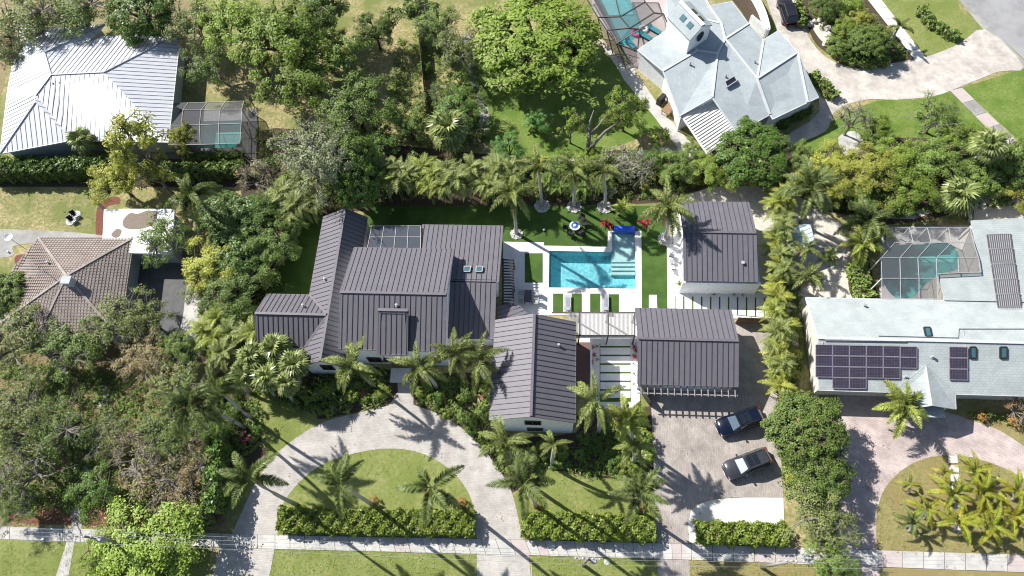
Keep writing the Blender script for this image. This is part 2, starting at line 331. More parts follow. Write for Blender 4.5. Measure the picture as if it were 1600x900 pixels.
zone('garage_driveway', [(1017,612),(1000,560),(1150,500),(1208,506),(1224,775),(1222,782)]+smooth_px([(1150,777),(1105,782),(1082,796),(1076,815)], closed=False)+[(1077,850),(1078,906),(1028,906),(1027,848),(1022,760)], M['pavb'], .030)
zone('parking_pad', [(1075,818)]+smooth_px([(1080,797),(1104,783),(1150,778),(1224,778)], closed=False)+[(1226,850),(1077,848)], M['concw'], .036)
zone('verge_lawn', [(427,856),(745,861),(745,906),(419,906)], M['lawn2'], .014)
zone('verge_lawn', [(830,866),(1028,871),(1028,906),(833,906)], M['lawn2'], .014)
zone('verge_lawn', [(1078,873),(1340,882),(1345,906),(1079,906)], M['tanlawn'], .014)
zone('verge_lawn', [(-40,842),(330,850),(325,906),(-40,906)], M['lawn2'], .014)
zone('verge_lawn', [(1385,885),(1640,893),(1640,920),(1390,910)], M['tanlawn'], .014)
zone('path', [(107,838),(118,838),(106,906),(86,906)], M['conc'], .022)
zone('path', smooth_px([(118,838),(112,790),(140,700),(155,650),(150,610),(170,605),(165,660),(150,710),(128,790),(128,838)]), M['conc'], .022)
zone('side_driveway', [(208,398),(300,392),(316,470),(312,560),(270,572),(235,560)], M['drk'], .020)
zone('courtyard', smooth_px([(-30,362),(60,360),(160,368),(160,378),(30,382),(20,400),(-30,400)]), M['concd'], .022)
zone('path', smooth_px([(296,440),(330,455),(318,500),(300,550),(270,556),(285,500)]), M['conc'], .026)
PISL = smooth_px([(1370,862),(1370,800),(1388,755),(1432,721),(1490,711),(1550,724),(1605,752),(1660,800)], closed=False)+[(1660,872)]
zone('pink_driveway', [(1312,600),(1500,650)]+smooth_px([(1510,655),(1560,672),(1610,705),(1680,760)], closed=False)+[(1670,800)]+PISL[::-1][1:]+[(1375,906),(1335,906),(1310,860),(1300,760)], M['pavp'], .028)
zone('island_lawn', PISL, M['tanlawn'], .032)
zone('side_lawn', [(1494,640),(1660,620),(1680,760),(1610,705),(1560,672),(1505,653)], M['tanlawn'], .020)
# pool terrace
zone('pool_deck', [(786,378),(850,379),(850,384),(949,386),(950,361),(1002,361),(1003,488),(903,492),(785,492)], M['deck'], .050, holes=[POOL])
zone('walkway', [(903,492),(1000,489),(1000,640),(925,640),(925,545),(903,545)], M['deck'], .046)
for q in ([(820,396),(848,396),(848,442),(820,442)], [(864,459),(880,459),(880,488),(864,488)], [(893,459),(909,459),(909,488),(893,488)], [(922,459),(938,459),(938,488),(922,488)], [(951,460),(967,460),(967,488),(951,488)]):
    zone('turf_strip', q, M['turf'], .062)
zone('patio', [(1053,345),(1060,310),(1110,292),(1215,290),(1218,505),(1043,487),(1042,382),(1052,382)], M['sand'], .028)
zone('patio', [(1052,345),(1066,345),(1070,445),(1195,450),(1197,500),(1043,486),(1042,382),(1052,382)], M['deck'], .036)
zone('stepping_stone', [(1014,461),(1026,461),(1027,485),(1014,485)], M['deck'], .050)
zone('backyard_patio', smooth_px([(1215,300),(1290,335),(1350,380),(1335,455),(1330,470),(1255,480),(1245,600),(1215,600),(1215,440)],k=3), M['sand'], .018)
zone('pool_deck', [(1376,354),(1535,352),(1540,430),(1470,432),(1470,470),(1374,470)], M['conc'], .024, holes=[POOLE])
zone('pool_deck', [(262,172),(403,170),(400,248),(258,248)], M['slate'], .024, holes=[POOLW])
zone('pool_deck', [(905,-40),(1060,-40),(1060,60),(990,110)], M['concp'], .024, holes=[POOLN])
zone('back_patio', [(930,55),(990,108),(1040,180),(1072,215),(1100,246),(1070,246),(1020,180),(975,125),(968,112),(940,70)], M['conc'], .034)
zone('planting_bed', smooth_px([(1350,385),(1365,440),(1372,470),(1335,468),(1325,440),(1330,410)]), M['soil'], .03)
zone('court_bed', [(1140,-5),(1168,-10),(1182,10),(1193,55),(1172,40),(1160,20)], M['soil'], .036)
# top right setting
zone('street', [(1480,-20),(1640,130),(1900,400),(1900,-200),(1400,-200)], M['asphalt'], .010)
zone('street_verge', [(1475,-30),(1487,-25),(1545,40),(1610,105),(1605,108),(1536,46)], M['concd'], .018)
zone('cream_driveway', smooth_px([(1225,40),(1255,30),(1262,55),(1285,85),(1320,103),(1360,107),(1400,98),(1450,88),(1500,68),(1540,46),(1600,105),(1560,112),(1500,136),(1460,150),(1400,156),(1360,155),(1320,165),(1300,180),(1290,205),(1240,225),(1225,215),(1280,175),(1262,120),(1230,85)], k=3), M['pavc'], .028)
zone('cream_driveway', [(1190,-20),(1245,-20),(1262,40),(1240,60),(1215,48)], M['pavc'], .032)
zone('garden_bed', smooth_px([(1255,-30),(1340,-30),(1400,50),(1432,92),(1385,105),(1340,102),(1295,85),(1265,50)]), M['soil'], .018)
zone('front_lawn', smooth_px([(1365,-30),(1480,-30),(1500,15),(1535,45),(1500,68),(1450,86),(1420,50)]), M['lawn2'], .014)
zone('front_lawn', [(1502,137),(1600,107),(1680,160),(1680,300)], M['lawn'], .014)
zone('front_lawn', smooth_px([(1245,225),(1310,185),(1370,158),(1440,155),(1480,145),(1560,205),(1500,260),(1330,260),(1255,250)]), M['lawn'], .014)
zone('garden_bed', smooth_px([(1225,265),(1300,230),(1420,215),(1560,230),(1620,250),(1620,330),(1520,330),(1400,350),(1320,335),(1260,320)]), M['soil'], .017)
zone('path', smooth_px([(1310,215),(1335,205),(1350,225),(1335,245),(1318,240)]), M['conc'], .02)
zone('path', smooth_px([(1370,328),(1420,332),(1465,316),(1462,328),(1425,342),(1370,338)]), M['conc'], .024)
zone('gravel_yard', [(1525,292),(1640,285),(1640,350),(1520,352)], M['sand'], .022)
# slab paths: every slab its own piece
def slabs(name, c0, c1, n, mats, z=.05, parent=None, gap=.03):
    """c0, c1: two edge polylines (pixels) sampled at n+1 places"""
    def at(pl, t):
        t *= len(pl)-1; i = min(int(t), len(pl)-2); a, b = Vector(pl[i]), Vector(pl[i+1]); return a.lerp(b, t-i)
    a0 = [P(*at(c0, k/n)) for k in range(n+1)]; a1 = [P(*at(c1, k/n)) for k in range(n+1)]
    for k in range(n):
        q = [a0[k], a0[k+1], a1[k+1], a1[k]]; c = sum(q, Vector())/4
        q = [c+(p-c)*(1-gap/max(.2, (p-c).length)) for p in q]; dz = random.uniform(-.005, .005)
        part('slab', MB().prism([(p.x, p.y) for p in q][::-1], -.02, z+dz), mats[k % len(mats)] if len(mats) < 3 else random.choice(mats), parent)
sw = zone('sidewalk', [(-40,821),(430,836),(820,843),(1080,850),(1640,868),(1640,896),(1080,875),(830,868),(430,858),(-40,841)], M['joint'], .038)
slabs('slab', [(-40,821),(430,836),(820,843),(1080,850),(1640,868)], [(-40,841),(430,858),(830,868),(1080,875),(1640,896)], 68, [M['conc'], M['conc'], M['conc'], M['concp'], M['conc'], M['conc2']], .056, sw)
wk = zone('front_walk', [(1340,-20),(1362,-20),(1448,92),(1432,97)], M['joint'], .026)
slabs('slab', [(1340,-20),(1432,97)], [(1362,-20),(1448,92)], 7, [M['concw'], M['concw']], .04, wk)
wk = zone('front_walk', [(1484,142),(1503,137),(1660,290),(1640,300)], M['joint'], .026)
slabs('slab', [(1484,142),(1640,300)], [(1503,137),(1660,290)], 8, [M['concp'], M['concd']], .042, wk)
st = zone('stepping_path', [(937,537),(985,537),(986,628),(937,628)], M['turf'], .052)
for k in range(7):
    y0 = 530+k*13.5; part('slab', MB().prism([tuple(P(x, y).xy) for x, y in ((938,y0+10.8),(985,y0+10.8),(985,y0),(938,y0))], .0, .068), M['deck'], st)
st = zone('stepping_path', [(1054,463),(1195,465),(1195,497),(1054,484)], M['turf'], .046)
for k in range(10):
    x0 = 1055.5+k*14.0; part('slab', MB().prism([tuple(P(x, y).xy) for x, y in ((x0,484+k*1.2),(x0+11.6,485+k*1.2),(x0+11.6,463),(x0,463))], .0, .062), M['deck'], st)
st = zone('island_stepping_path', [(1482,712),(1495,712),(1506,835),(1490,835)], M['tanlawn'], .038)
for k, y in enumerate((712,727,741,755,770,786,803,822)):
    x0 = 1481+(y-712)*.12; part('slab', MB().prism([tuple(P(x, yy).xy) for x, yy in ((x0+1,y+11.5),(x0+15,y+11.5),(x0+14,y),(x0,y))], .0, .09), M['stonew' if k % 2 else 'concw'], st)
# ------------------------------------------------------------------ swimming pools
def pool(name, label, outline, wm, pm, depth=1.3, steps=None):
    ws = [P(*p) for p in outline]; c = sum(ws, Vector())/len(ws)
    t = thing(name, label, 'swimming pool', (c.x, c.y, 0))
    mb = sheet_mb(ws, (), -depth, 0)
    for i in range(len(ws)):
        a, b = ws[i], ws[(i+1) % len(ws)]; mb.quad(a+Vector((0,0,.02)), b+Vector((0,0,.02)), b-Vector((0,0,depth)), a-Vector((0,0,depth)))
    part('basin', mb, pm, t); part('water', sheet_mb(ws, (), -.12, 0), wm, t)
    if steps:
        for q, z in steps: part('step', MB().prism([tuple(P(*p).xy) for p in q][::-1], -depth+.01, z), M['step'], t)
    return t
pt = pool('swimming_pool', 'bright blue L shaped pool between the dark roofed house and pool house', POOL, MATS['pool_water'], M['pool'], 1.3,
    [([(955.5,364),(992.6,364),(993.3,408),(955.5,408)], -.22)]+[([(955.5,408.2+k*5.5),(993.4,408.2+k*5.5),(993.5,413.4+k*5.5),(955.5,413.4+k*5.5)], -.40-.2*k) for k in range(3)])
cp = MB()
for i in range(6):
    a, b = P(*POOL[i]), P(*POOL[(i+1) % 6]); n = (b-a).cross(Vector((0,0,1))).normalized()*-1
    a2, b2 = a+n*.22, b+n*.22
    if i == 2: continue
    cp.bar((a+a2)/2+Vector((0,0,.06)), (b+b2)/2+Vector((0,0,.06)), .42, .06+.003*i)
part('coping', cp, M['coping'], pt)
wf = MB().lathe(P(955,362)+Vector((.1,.55,0)), [(.01,0),(.5,0),(.5,.55),(.01,.56)], 14)
a, b = P(956,360), P(995,361)
blue = MB().tube([a+Vector((.25,.0,.35)), b+Vector((-.25,0,.35))], .42, 12)
solo('spa_wall', blue, M['blue'], 'rounded cobalt blue tiled wall at the head of the pool', 'water feature', P(975,360), smooth=True)
pool('swimming_pool', 'green blue pool inside the cage beside the white metal roof', POOLW, MATS['green_pool_water'], M['poold'])
pool('swimming_pool', 'turquoise pool in the dark caged terrace at the top of the photo', POOLN, MATS['pool_water'], M['poold'])
pool('swimming_pool', 'kidney shaped dark green pool in the white framed cage', POOLE, MATS['green_pool_water'], M['poold'])
# ------------------------------------------------------------------ buildings
def roof_build(parent, faces, m, seam=None, space=.54, capm=None, th=.16, overhang=.45, wall=None, wm=None, rw=.042, rh=.055, z0=0.0, courses=None, skip=()):
    """faces: lists of world points, counter-clockwise from above"""
    mb = MB(); sb = MB(); cb = MB(); edges = {}
    key = lambda p: (round(p.x, 1), round(p.y, 1), round(p.z, 1))
    allp = [p for f in faces for p in f]; cx = sum((p.x for p in allp))/len(allp); cy = sum((p.y for p in allp))/len(allp)
    dz = Vector((0,0,th))
    for fi, f in enumerate(faces):
        n = Vector((0,0,0))
        for i in range(len(f)): n += (f[i]-f[0]).cross(f[(i+1) % len(f)]-f[0])
        if n.z < 0: f = f[::-1]; n = -n
        n.normalize(); k = len(f)
        mb.add(list(f)+[p-dz for p in f], [tuple(range(k)), tuple(range(2*k-1, k-1, -1))]+[(i, k+i, k+(i+1) % k, (i+1) % k) for i in range(k)])
        for i in range(k):
            a, b = f[i], f[(i+1) % k]; edges.setdefault(tuple(sorted((key(a), key(b)))), []).append((a, b))
        def lines(dirn, sp, w, h, tgt):
            t = n.cross(dirn).normalized(); o = f[0]
            us = [(p-o).dot(t) for p in f]; u = min(us)+sp*.5
            while u < max(us)-.05:
                hits = []
                for i in range(k):
                    a, b = us[i], us[(i+1) % k]
                    if (a-u)*(b-u) < 0: hits.append(f[i].lerp(f[(i+1) % k], (u-a)/(b-a)))
                hits.sort(key=lambda p: (p-o).dot(dirn))
                for j in range(0, len(hits)-1, 2):
                    if (hits[j+1]-hits[j]).length > .25: tgt.bar(hits[j]+n*(h/2), hits[j+1]+n*(h/2), w, h, n)
                u += sp
        s = Vector((n.x*n.z, n.y*n.z, -(n.x**2+n.y**2)))
        s = s.normalized() if s.length > 1e-3 else Vector((0,-1,0))
        if seam: lines(s, space, rw, rh, sb)
        if courses: lines(n.cross(s), courses, .09, .05, sb)
    part('roof', mb, m, parent)
    if seam: part('roof_seam', sb, seam, parent, 'stuff')
    wb = MB(); tb = MB()
    for es in edges.values():
        a, b = es[0]
        if len(es) > 1:
            if capm: cb.bar(a+Vector((0,0,.05)), b+Vector((0,0,.05)), .26, .09)
        else:
            ins = lambda p: Vector((p.x-math.copysign(min(overhang, abs(p.x-cx)), p.x-cx), p.y-math.copysign(min(overhang, abs(p.y-cy)), p.y-cy), p.z))
            a2, b2 = ins(a), ins(b)
            wb.quad(Vector((a2.x,a2.y,z0)), Vector((b2.x,b2.y,z0)), b2-Vector((0,0,.02)), a2-Vector((0,0,.02)))
            tb.bar(a-Vector((0,0,th*.45)), b-Vector((0,0,th*.45)), .10, th*.95)
    if capm: part('ridge_cap', cb, capm, parent)
    part('fascia', tb, capm or m, parent)
    if wm: part('wall', wb, wm, parent)
def PXI(w):                               # world point -> photo pixel
    d = w-Vector((0,0,H)); c = ax*d.x+ay*d.y-dn*d.z
    return 800+F*c.x/c.z, 450+F*c.y/c.z
def poly3(pts): return [P(*p) for p in pts]
def window(parent, y, x0, y0, x1, y1, sub=1, out=.05):
    a = PY(x0, y0, y); b = PY(x1, y1, y); z1, z0 = max(a.z, b.z), min(a.z, b.z); xa, xb = min(a.x, b.x), max(a.x, b.x)
    f = MB(); yy = y-out
    for (p, q) in (((xa,z0),(xb,z0)), ((xa,z1),(xb,z1)), ((xa,z0),(xa,z1)), ((xb,z0),(xb,z1))):
        f.bar((p[0],yy,p[1]), (q[0],yy,q[1]), .10, .09, Vector((0,1,0)))
    for k in range(1, sub+1):
        x = xa+(xb-xa)*k/(sub+1); f.bar((x,yy,z0), (x,yy,z1), .06, .07, Vector((0,1,0)))
    w = part('window', f, M['bronze'], parent); part('pane', MB().box(((xa+xb)/2, yy+.01, (z0+z1)/2), (xb-xa, .03, z1-z0)), M['glass'], w)
def skylight(parent, px, m=None, fr=None):
    q = poly3(px); f = MB()
    for i in range(4): f.bar(q[i]+Vector((0,0,.08)), q[(i+1) % 4]+Vector((0,0,.08)), .10, .18)
    s = part('skylight', f, fr or M['grey'], parent); part('pane', MB().quad(*[p+Vector((0,0,.14)) for p in q]), m or M['sky_glass'], s)
def vent(parent, p, r=.09, h=.45):
    part('vent_pipe', MB().lathe(p-Vector((0,0,.15)), [(r*1.8,.1),(r*1.8,.2),(r,.22),(r,h),(r*1.5,h),(r*1.5,h+.08),(.01,h+.1)], 8), M['grey'], parent)
EZ, RZ = 5.0, 7.3
def base_of(faces):
    a = [p for f in faces for p in f]; return Vector((sum(p.x for p in a)/len(a), sum(p.y for p in a)/len(a), 0))
# --- main house
t = thing('house', 'large white house under dark bronze standing seam roofs left of the blue pool', 'house', P(610,460))
def wx(*pts): return sum(P(*p).x for p in pts)/len(pts)
def wy(*pts): return sum(P(*p).y for p in pts)/len(pts)
# two storey block, ridge along x
X0, X1 = wx((531,458,RZ)), wx((697,458,RZ)); yn = wy((556,388,EZ),(709,388,EZ)); yr = wy((531,458,RZ),(697,458,RZ)); ys = wy((535,547,EZ),(696,547,EZ))
V = lambda x, y, z: Vector((x, y, z))
blk = [[V(X0,yn,EZ),V(X0,yr,RZ),V(X1,yr,RZ),V(X1,yn,EZ)], [V(X0,yr,RZ),V(X0,ys,EZ),V(X1,ys,EZ),V(X1,yr,RZ)]]
roof_build(t, blk, M['roofm'], M['seam'], .54, M['cap'], overhang=.15, wm=M['wall'])
sy = ys+.15
for w in ((573,558,598,565),(608,553,632,557),(664,559,687,566)): window(t, sy, *w)
# raised dormer panel on the front slope
q = [P(590,484,RZ-.15), P(637,484,RZ-.15), P(637,553,EZ+.15), P(590,553,EZ+.15)]
xa, xb = q[0].x*.5+q[3].x*.5, q[1].x*.5+q[2].x*.5
roof_build(t, [[V(xa,q[0].y,q[0].z), V(xa,q[3].y,q[3].z), V(xb,q[3].y,q[3].z), V(xb,q[0].y,q[0].z)]], M['roofm'], M['seam'], .54, None, .25, .3, wm=M['wall'], z0=EZ-2)
part('ridge_cap', MB().bar(V(xa,q[0].y,q[0].z+.06), V(xb,q[0].y,q[0].z+.06), .3, .1), M['cap'], t)
# entry: porch canopy, door, steps
p0 = P(600,572,2.6); part('porch_roof', MB().box((P(616,570,2.9).x, sy-.35, 2.9), (2.4,.8,.2)), M['dark'], t)
d = part('front_door', MB().box((P(620,576,1.1).x, sy-.03, 1.1), (1.6,.08,2.2)), M['wood'], t); part('handle', MB().box((P(620,576,1.1).x+.5, sy-.11, 1.1), (.04,.06,.5)), M['grey'], d)
part('doorstep', MB().box((P(627,582,0).x, sy-1.3, .1), (2.2,1.6,.2)), M['deck'], t)
# east block
x0, x1 = wx((660,352,3.0)), wx((783,352,3.0),(784,413,3.9)); a0, a1, a2, a3 = P(720,352,3.0).y, P(720,413,3.9).y, P(720,440,4.5).y, P(720,528,2.9).y
xm = X1-1.5
eb = [[V(x0,a0,3.0),V(x0,a1,3.9),V(x1,a1,3.9),V(x1,a0,3.0)], [V(xm,a1,3.92),V(xm,a2,4.5),V(x1,a2,4.5),V(x1,a1,3.92)], [V(xm,a2,4.5),V(xm,a3,2.9),V(x1-.25,a3,2.9),V(x1-.25,a2,4.5)]]
roof_build(t, eb, M['roofm'], M['seam'], .54, M['cap'], overhang=.3, wm=M['wall'])
for x in (725.5, 744.5): skylight(t, [(x,417,4.1),(x+10,417,4.1),(x+9,425,4.25),(x-1,425,4.25)])
# west wing: ridge along y crossing a ridge along x
wz, we = 4.9, 3.0
n0, n1, n2 = P(494,340,we), P(533,326,wz), P(584,336,we)
rc, rs = P(515,492,wz), P(505,566,4.6); yc = rc.y
wl = P(400,493,wz); xw, xe, xr = P(484,458,we).x, P(560,430,we).x, (n1.x+rc.x+rs.x)/3
yt, yb2 = P(450,460,we).y, P(450,542,we).y; ysth = P(505,568,4.0).y; xwl = P(401,493,4.4).x
sw_l, sw_r = P(472,568,we).x, P(538,566,we).x
west = [[V(xw,n1.y,we),V(xw,yt,we),V(xr,yc,wz),V(xr,n1.y,wz)], [V(xe,n1.y,we),V(xr,n1.y,wz),V(xr,yc,wz),V(xe,yc-.3,we)],
        [V(xwl,yt,we),V(xwl,yc,wz),V(xr,yc,wz),V(xw,yt,we)], [V(xwl,yc,wz),V(xwl,yb2,we),V(sw_l,yb2,we),V(xr,yc,wz)],
        [V(xr,yc,wz),V(sw_l,yb2,we),V(sw_l,ysth,we),V(xr,ysth,wz)], [V(xr,yc,wz),V(xr,ysth,wz),V(sw_r,ysth,we),V(sw_r,yc-.3,we)]]
roof_build(t, west, M['roofm'], M['seam'], .54, M['cap'], overhang=.15, wm=M['wall'])
window(t, ysth+.15, 500,570,524,577)
vent(t, P(508,437,4.2)); vent(t, P(474,478,4.3)); vent(t, P(620,478,6.9))
# glass roof between the wings
gl = [(581,353,3.4),(657,353,3.4),(657,388,3.7),(574,388,3.7)]; gq = poly3(gl); fr = MB()
for k in range(5): fr.bar(gq[0].lerp(gq[1], k/4), gq[3].lerp(gq[2], k/4), .05, .08)
for k in range(3): fr.bar(gq[0].lerp(gq[3], k/2), gq[1].lerp(gq[2], k/2), .045, .07)
go = part('glass_roof', fr, M['conc'], t)
for i in range(4):
    for j in range(2):
        c = lambda u, v: gq[0].lerp(gq[1], u/4).lerp(gq[3].lerp(gq[2], u/4), v/2)-Vector((0,0,.02))
        part('pane', MB().quad(c(i,j), c(i,j+1), c(i+1,j+1), c(i+1,j)), MATS['roof_glass'], go)
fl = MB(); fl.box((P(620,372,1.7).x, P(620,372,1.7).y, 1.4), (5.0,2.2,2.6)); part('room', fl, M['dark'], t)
# low link roof and side pergola
lk = [[P(779,474,2.7), P(779,498,2.7), P(832,498,2.5), P(812,478,2.5)]]
roof_build(t, lk, M['roofm'], M['seam'], .5, None, .14, .2, wm=M['wall'])
pg = thing('pergola', 'dark slatted pergola beside the right wall of the main house', 'pergola', P(795,440))
for k in range(16):
    y = 406+k*4.5; part('slat', MB().bar(P(785,y,2.8), P(803,y,2.8), .12, .14), M['dark'], pg)
for x in (786, 802): part('beam', MB().bar(P(x,404,2.68), P(x,476,2.68), .14, .12), M['dark'], pg)
for x, y in ((802,405),(802,440),(802,475)): p = P(x,y,2.6); part('post', MB().box((p.x,p.y,1.3), (.14,.14,2.6)), M['dark'], pg)
# --- gabled outbuildings
def gable(name, label, axis, eaves, ridge, ez, rz, nwall, cat='house', ov=.4, seam=.54):
    w = [P(*p, ez) for p in eaves]; r = [P(*p, rz) for p in ridge]
    t = thing(name, label, cat, base_of([w]))
    if axis == 'x':    # eaves: NW NE SE SW
        xl = (w[0].x+w[3].x+r[0].x)/3; xr_ = (w[1].x+w[2].x+r[1].x)/3; yn = (w[0].y+w[1].y)/2; ys = (w[2].y+w[3].y)/2; yr = (r[0].y+r[1].y)/2
        fs = [[V(xl,yn,ez),V(xl,yr,rz),V(xr_,yr,rz),V(xr_,yn,ez)], [V(xl,yr,rz),V(xl,ys,ez),V(xr_,ys,ez),V(xr_,yr,rz)]]
    else:
        xl = (w[0].x+w[3].x)/2; xr_ = (w[1].x+w[2].x)/2; xm = (r[0].x+r[1].x)/2; yn = (w[0].y+w[1].y+r[0].y)/3; ys = (w[2].y+w[3].y+r[1].y)/3
        fs = [[V(xl,yn,ez),V(xl,ys,ez),V(xm,ys,rz),V(xm,yn,rz)], [V(xm,yn,rz),V(xm,ys,rz),V(xr_,ys,ez),V(xr_,yn,ez)]]
    roof_build(t, fs, M['roofm'], M['seam'], seam, M['cap'], overhang=ov, wm=nwall)
    return t, (xl, xr_, yn, ys)
t, b = gable('house_wing', 'white gabled wing with dark metal roof right of the front door', 'y', [(772,500),(901,506),(897,660),(766,657)], [(834,489),(831,649)], 5.0, 6.9, M['wall'], ov=.12)
window(t, b[3]+.12, 820,657,845,663); window(t, b[3]+.12, 824,668,848,672.5)
vent(t, P(873,540,5.7))
gt, gbx = gable('garage', 'garage with dark metal roof behind the two parked cars', 'x', [(994,482),(1146,484),(1151,603),(997,601)], [(996,529),(1152,532)], 3.0, 4.7, M['wall'], 'garage')
# carport trellis on the garage front
for k in range(15):
    x = gbx[0]+.35+(gbx[1]-gbx[0]-.6)*k/14; part('trellis_slat', MB().box((x, gbx[3]-.45, 2.62), (.07,1.1,.14)), M['slat'], gt)
for yy in (.25, .8): part('trellis_beam', MB().box(((gbx[0]+gbx[1])/2, gbx[3]-yy, 2.5), (gbx[1]-gbx[0], .1, .12)), M['slat'], gt)
for k in range(3):
    x = gbx[0]+(gbx[1]-gbx[0])*(k+.5)/3; d = part('garage_door', MB().box((x, gbx[3]+.36, 1.15), (2.9,.06,2.3)), M['white'], gt)
    part('panel_line', MB().box((x, gbx[3]+.32, .6), (2.8,.02,.03)).box((x, gbx[3]+.32, 1.2), (2.8,.02,.03)).box((x, gbx[3]+.32, 1.8), (2.8,.02,.03)), M['grey'], d)
t, b = gable('pool_house', 'small pool house with dark metal roof on the pale patio right of the pool', 'x', [(1066,315),(1173,316),(1181,440),(1066,438)], [(1066,362),(1181,364)], 3.2, 4.6, M['wall'], 'pool house')
vent(t, P(1160,412,3.6), .14, .4)
part('parapet', MB().box(((b[0]+b[1])/2+.2, b[3]+.05, 1.4), (b[1]-b[0]+.5, .25, 2.8)), M['wall'], t)
part('parapet', MB().box((b[1]+.35, b[3]+2.1, 1.3), (.2, 4.0, 2.6)), M['frame'], t)
# pergola over the walk between the wing and the garage
pg = thing('pergola', 'long pale slatted pergola between the wing and the garage', 'pergola', P(945,505))
mb = MB(); 
for k in range(54):
    x = 884+k*2.05; mb.bar(P(x,489,2.9), P(x,524,2.9), .075, .10)
part('slat_row', mb, M['slat'], pg, 'stuff')
for y in (488.5, 524.5): part('beam', MB().bar(P(862,y,2.78), P(993,y,2.78), .14, .14), M['bronze'], pg)
for x in (905,906.5,950,992): part('beam', MB().bar(P(x,488,2.80), P(x,524,2.80), .16, .12), M['bronze'], pg)
for x, y in ((905,489),(950,489),(992,489),(905,524),(950,524),(992,524)): p = P(x,y,2.7); part('post', MB().box((p.x,p.y,1.35), (.14,.14,2.7)), M['bronze'], pg)
# narrow court between wing and walk
zone('court_paving', [(900,535),(922,535),(922,600),(900,600)], M['brickr'], .054)
mb = MB().bar(P(923.5,532,.5), P(923.5,640,.5), .18, 1.0); solo('garden_wall', mb, M['wall'], 'low white wall along the narrow red paved court', 'wall', P(923.5,590))
# --- white metal roof house, top left
t = thing('house', 'house with a bright white ribbed metal roof in the top left corner', 'house', P(130,150))
e, r2 = 3.0, 5.2
A,B,Cc,D,E_ = P(30,45,e),P(164,38,e),P(160,57,e),P(282,52,e),P(263,222,e)
R1,R2,NR,RV,SWp = P(163,113,r2),P(80,117,r2),P(70,82,4.6),P(56,149,4.8),P(55,160,4.7)
SE1, S2, WL = P(112,219,e), P(0,240,e), P(-20,238,e)
W1 = P(12,140,e)
fs = [[A,W1,R2,NR],[A,NR,B],[B,NR,P(135,67,3.3)],[NR,R2,R1,D,Cc,P(135,67,3.3)],[D,R1,E_],[R1,R2,RV,SE1,E_],[R2,W1,S2,SWp,RV],[RV,SWp,SE1],[SWp,S2,SE1]]
roof_build(t, fs, M['wroof'], M['wseam'], .62, None, overhang=.6, wm=M['wallg'], rw=.05, rh=.045)
hc = MB()
for a, b_ in ((NR,B),(R1,D),(R2,R1),(R2,RV),(SWp,S2),(NR,R2)): hc.bar(a+V(0,0,.06), b_+V(0,0,.06), .16, .08)
part('ridge_cap', hc, M['wseam'], t)
for p in ((84,132,4.7),(94,131,4.7),(110,156,4.0),(138,66,3.8)): vent(t, P(*p), .08, .4)
# --- brown tile house, left
t = thing('house', 'low house with a brown tiled hip roof at the left edge', 'house', P(100,450))
e = 2.9; ap = P(104,431,5.0); ap2 = P(100,446,4.9)
NW,NE,SE,SW,W_,W2 = P(60,371,e),P(209,371,e),P(186,526,e),P(60,524,e),P(-10,512,e),P(20,420,e)
fs = [[NW,ap,NE],[NE,ap,SE],[ap,SW,SE],[ap,W_,SW],[NW,W2,W_,ap]]
roof_build(t, fs, M['tile'], M['tilej'], .36, M['tile'], overhang=.5, wm=M['wallg'], rw=.07, rh=.04, courses=.34)
c = P(110,442,4.9); part('chimney', MB().box(c+V(0,0,.1), (.9,.8,1.3)).box(c+V(0,0,.8), (1.05,.95,.12)), M['wallg'], t)
vent(t, P(76,411,4.0)); vent(t, P(15,395,3.2))
q = poly3([(163,327,3.0),(272,327,3.0),(268,396,3.0),(160,394,3.0)])
roof_build(t, [[q[0],q[3],q[2],q[1]]], M['flatw'], None, overhang=.25, wm=M['wallg'], th=.3)
for px in (smooth_px([(192,345),(203,333),(215,334),(232,329),(246,333),(240,350),(222,357),(205,358),(194,355)]), smooth_px([(174,366),(182,358),(190,360),(186,370),(178,371)])):
    part('leaf_debris', sheet_mb([P(*p, 3.0) for p in px], (), 3.012, .01), M['debris'], t)
an = P(80,431,4.2); part('antenna', MB().tube([an, an+V(0,0,2.2)], .03, 5).bar(an+V(-1.0,.5,2.1), an+V(1.0,-.5,2.1), .04, .04).bar(an+V(-.6,-.1,2.1), an+V(0,.9,2.1), .03, .03).bar(an+V(.1,-.8,2.1), an+V(.6,.2,2.1), .03, .03), M['dark'], t)
# --- grey shingle house, top right
t = thing('house', 'pale grey shingled house with a skylit turret at the top right', 'house', P(1120,110))
e = 3.2
a = P
fs = [[a(996,78,e),a(1036,111,4.6),a(1090,79,5.4),a(1046,44,e)],
      [a(1036,111,4.6),a(1062,181,e),a(1113,152,5.2),a(1121,84,5.6),a(1090,79,5.4)],
      [a(1121,84,5.6),a(1113,152,5.2),a(1152,208,3.3),a(1203,179,3.3),a(1183,123,5.4),a(1133,61,5.6)],
      [a(1133,61,5.6),a(1183,123,5.4),a(1193,62,4.0),a(1170,37,4.0)],
      [a(1183,123,5.4),a(1203,179,3.3),a(1208,186,3.3),a(1262,160,3.4),a(1246,82,4.8)],
      [a(1193,62,4.0),a(1183,123,5.4),a(1246,82,4.8),a(1217,47,3.6)],
      [a(1246,82,4.8),a(1262,160,3.4),a(1279,152,3.3),a(1243,78,3.9)],
      [a(1046,44,e),a(1090,79,5.4),a(1121,84,5.6),a(1133,61,5.6),a(1127,37,5.2),a(1060,20,4.4)],
      [a(1127,37,5.2),a(1133,61,5.6),a(1170,37,4.0),a(1143,2,4.0),a(1107,9,4.6)],
      [a(1040,-20,4.5),a(1046,44,e),a(1060,20,4.4),a(1127,37,5.2),a(1107,9,4.6),a(1090,-20,4.6)]]
fs = [[P(*PXI(p), 3.2+(p.z-3.2)*.5) for p in f] for f in fs]
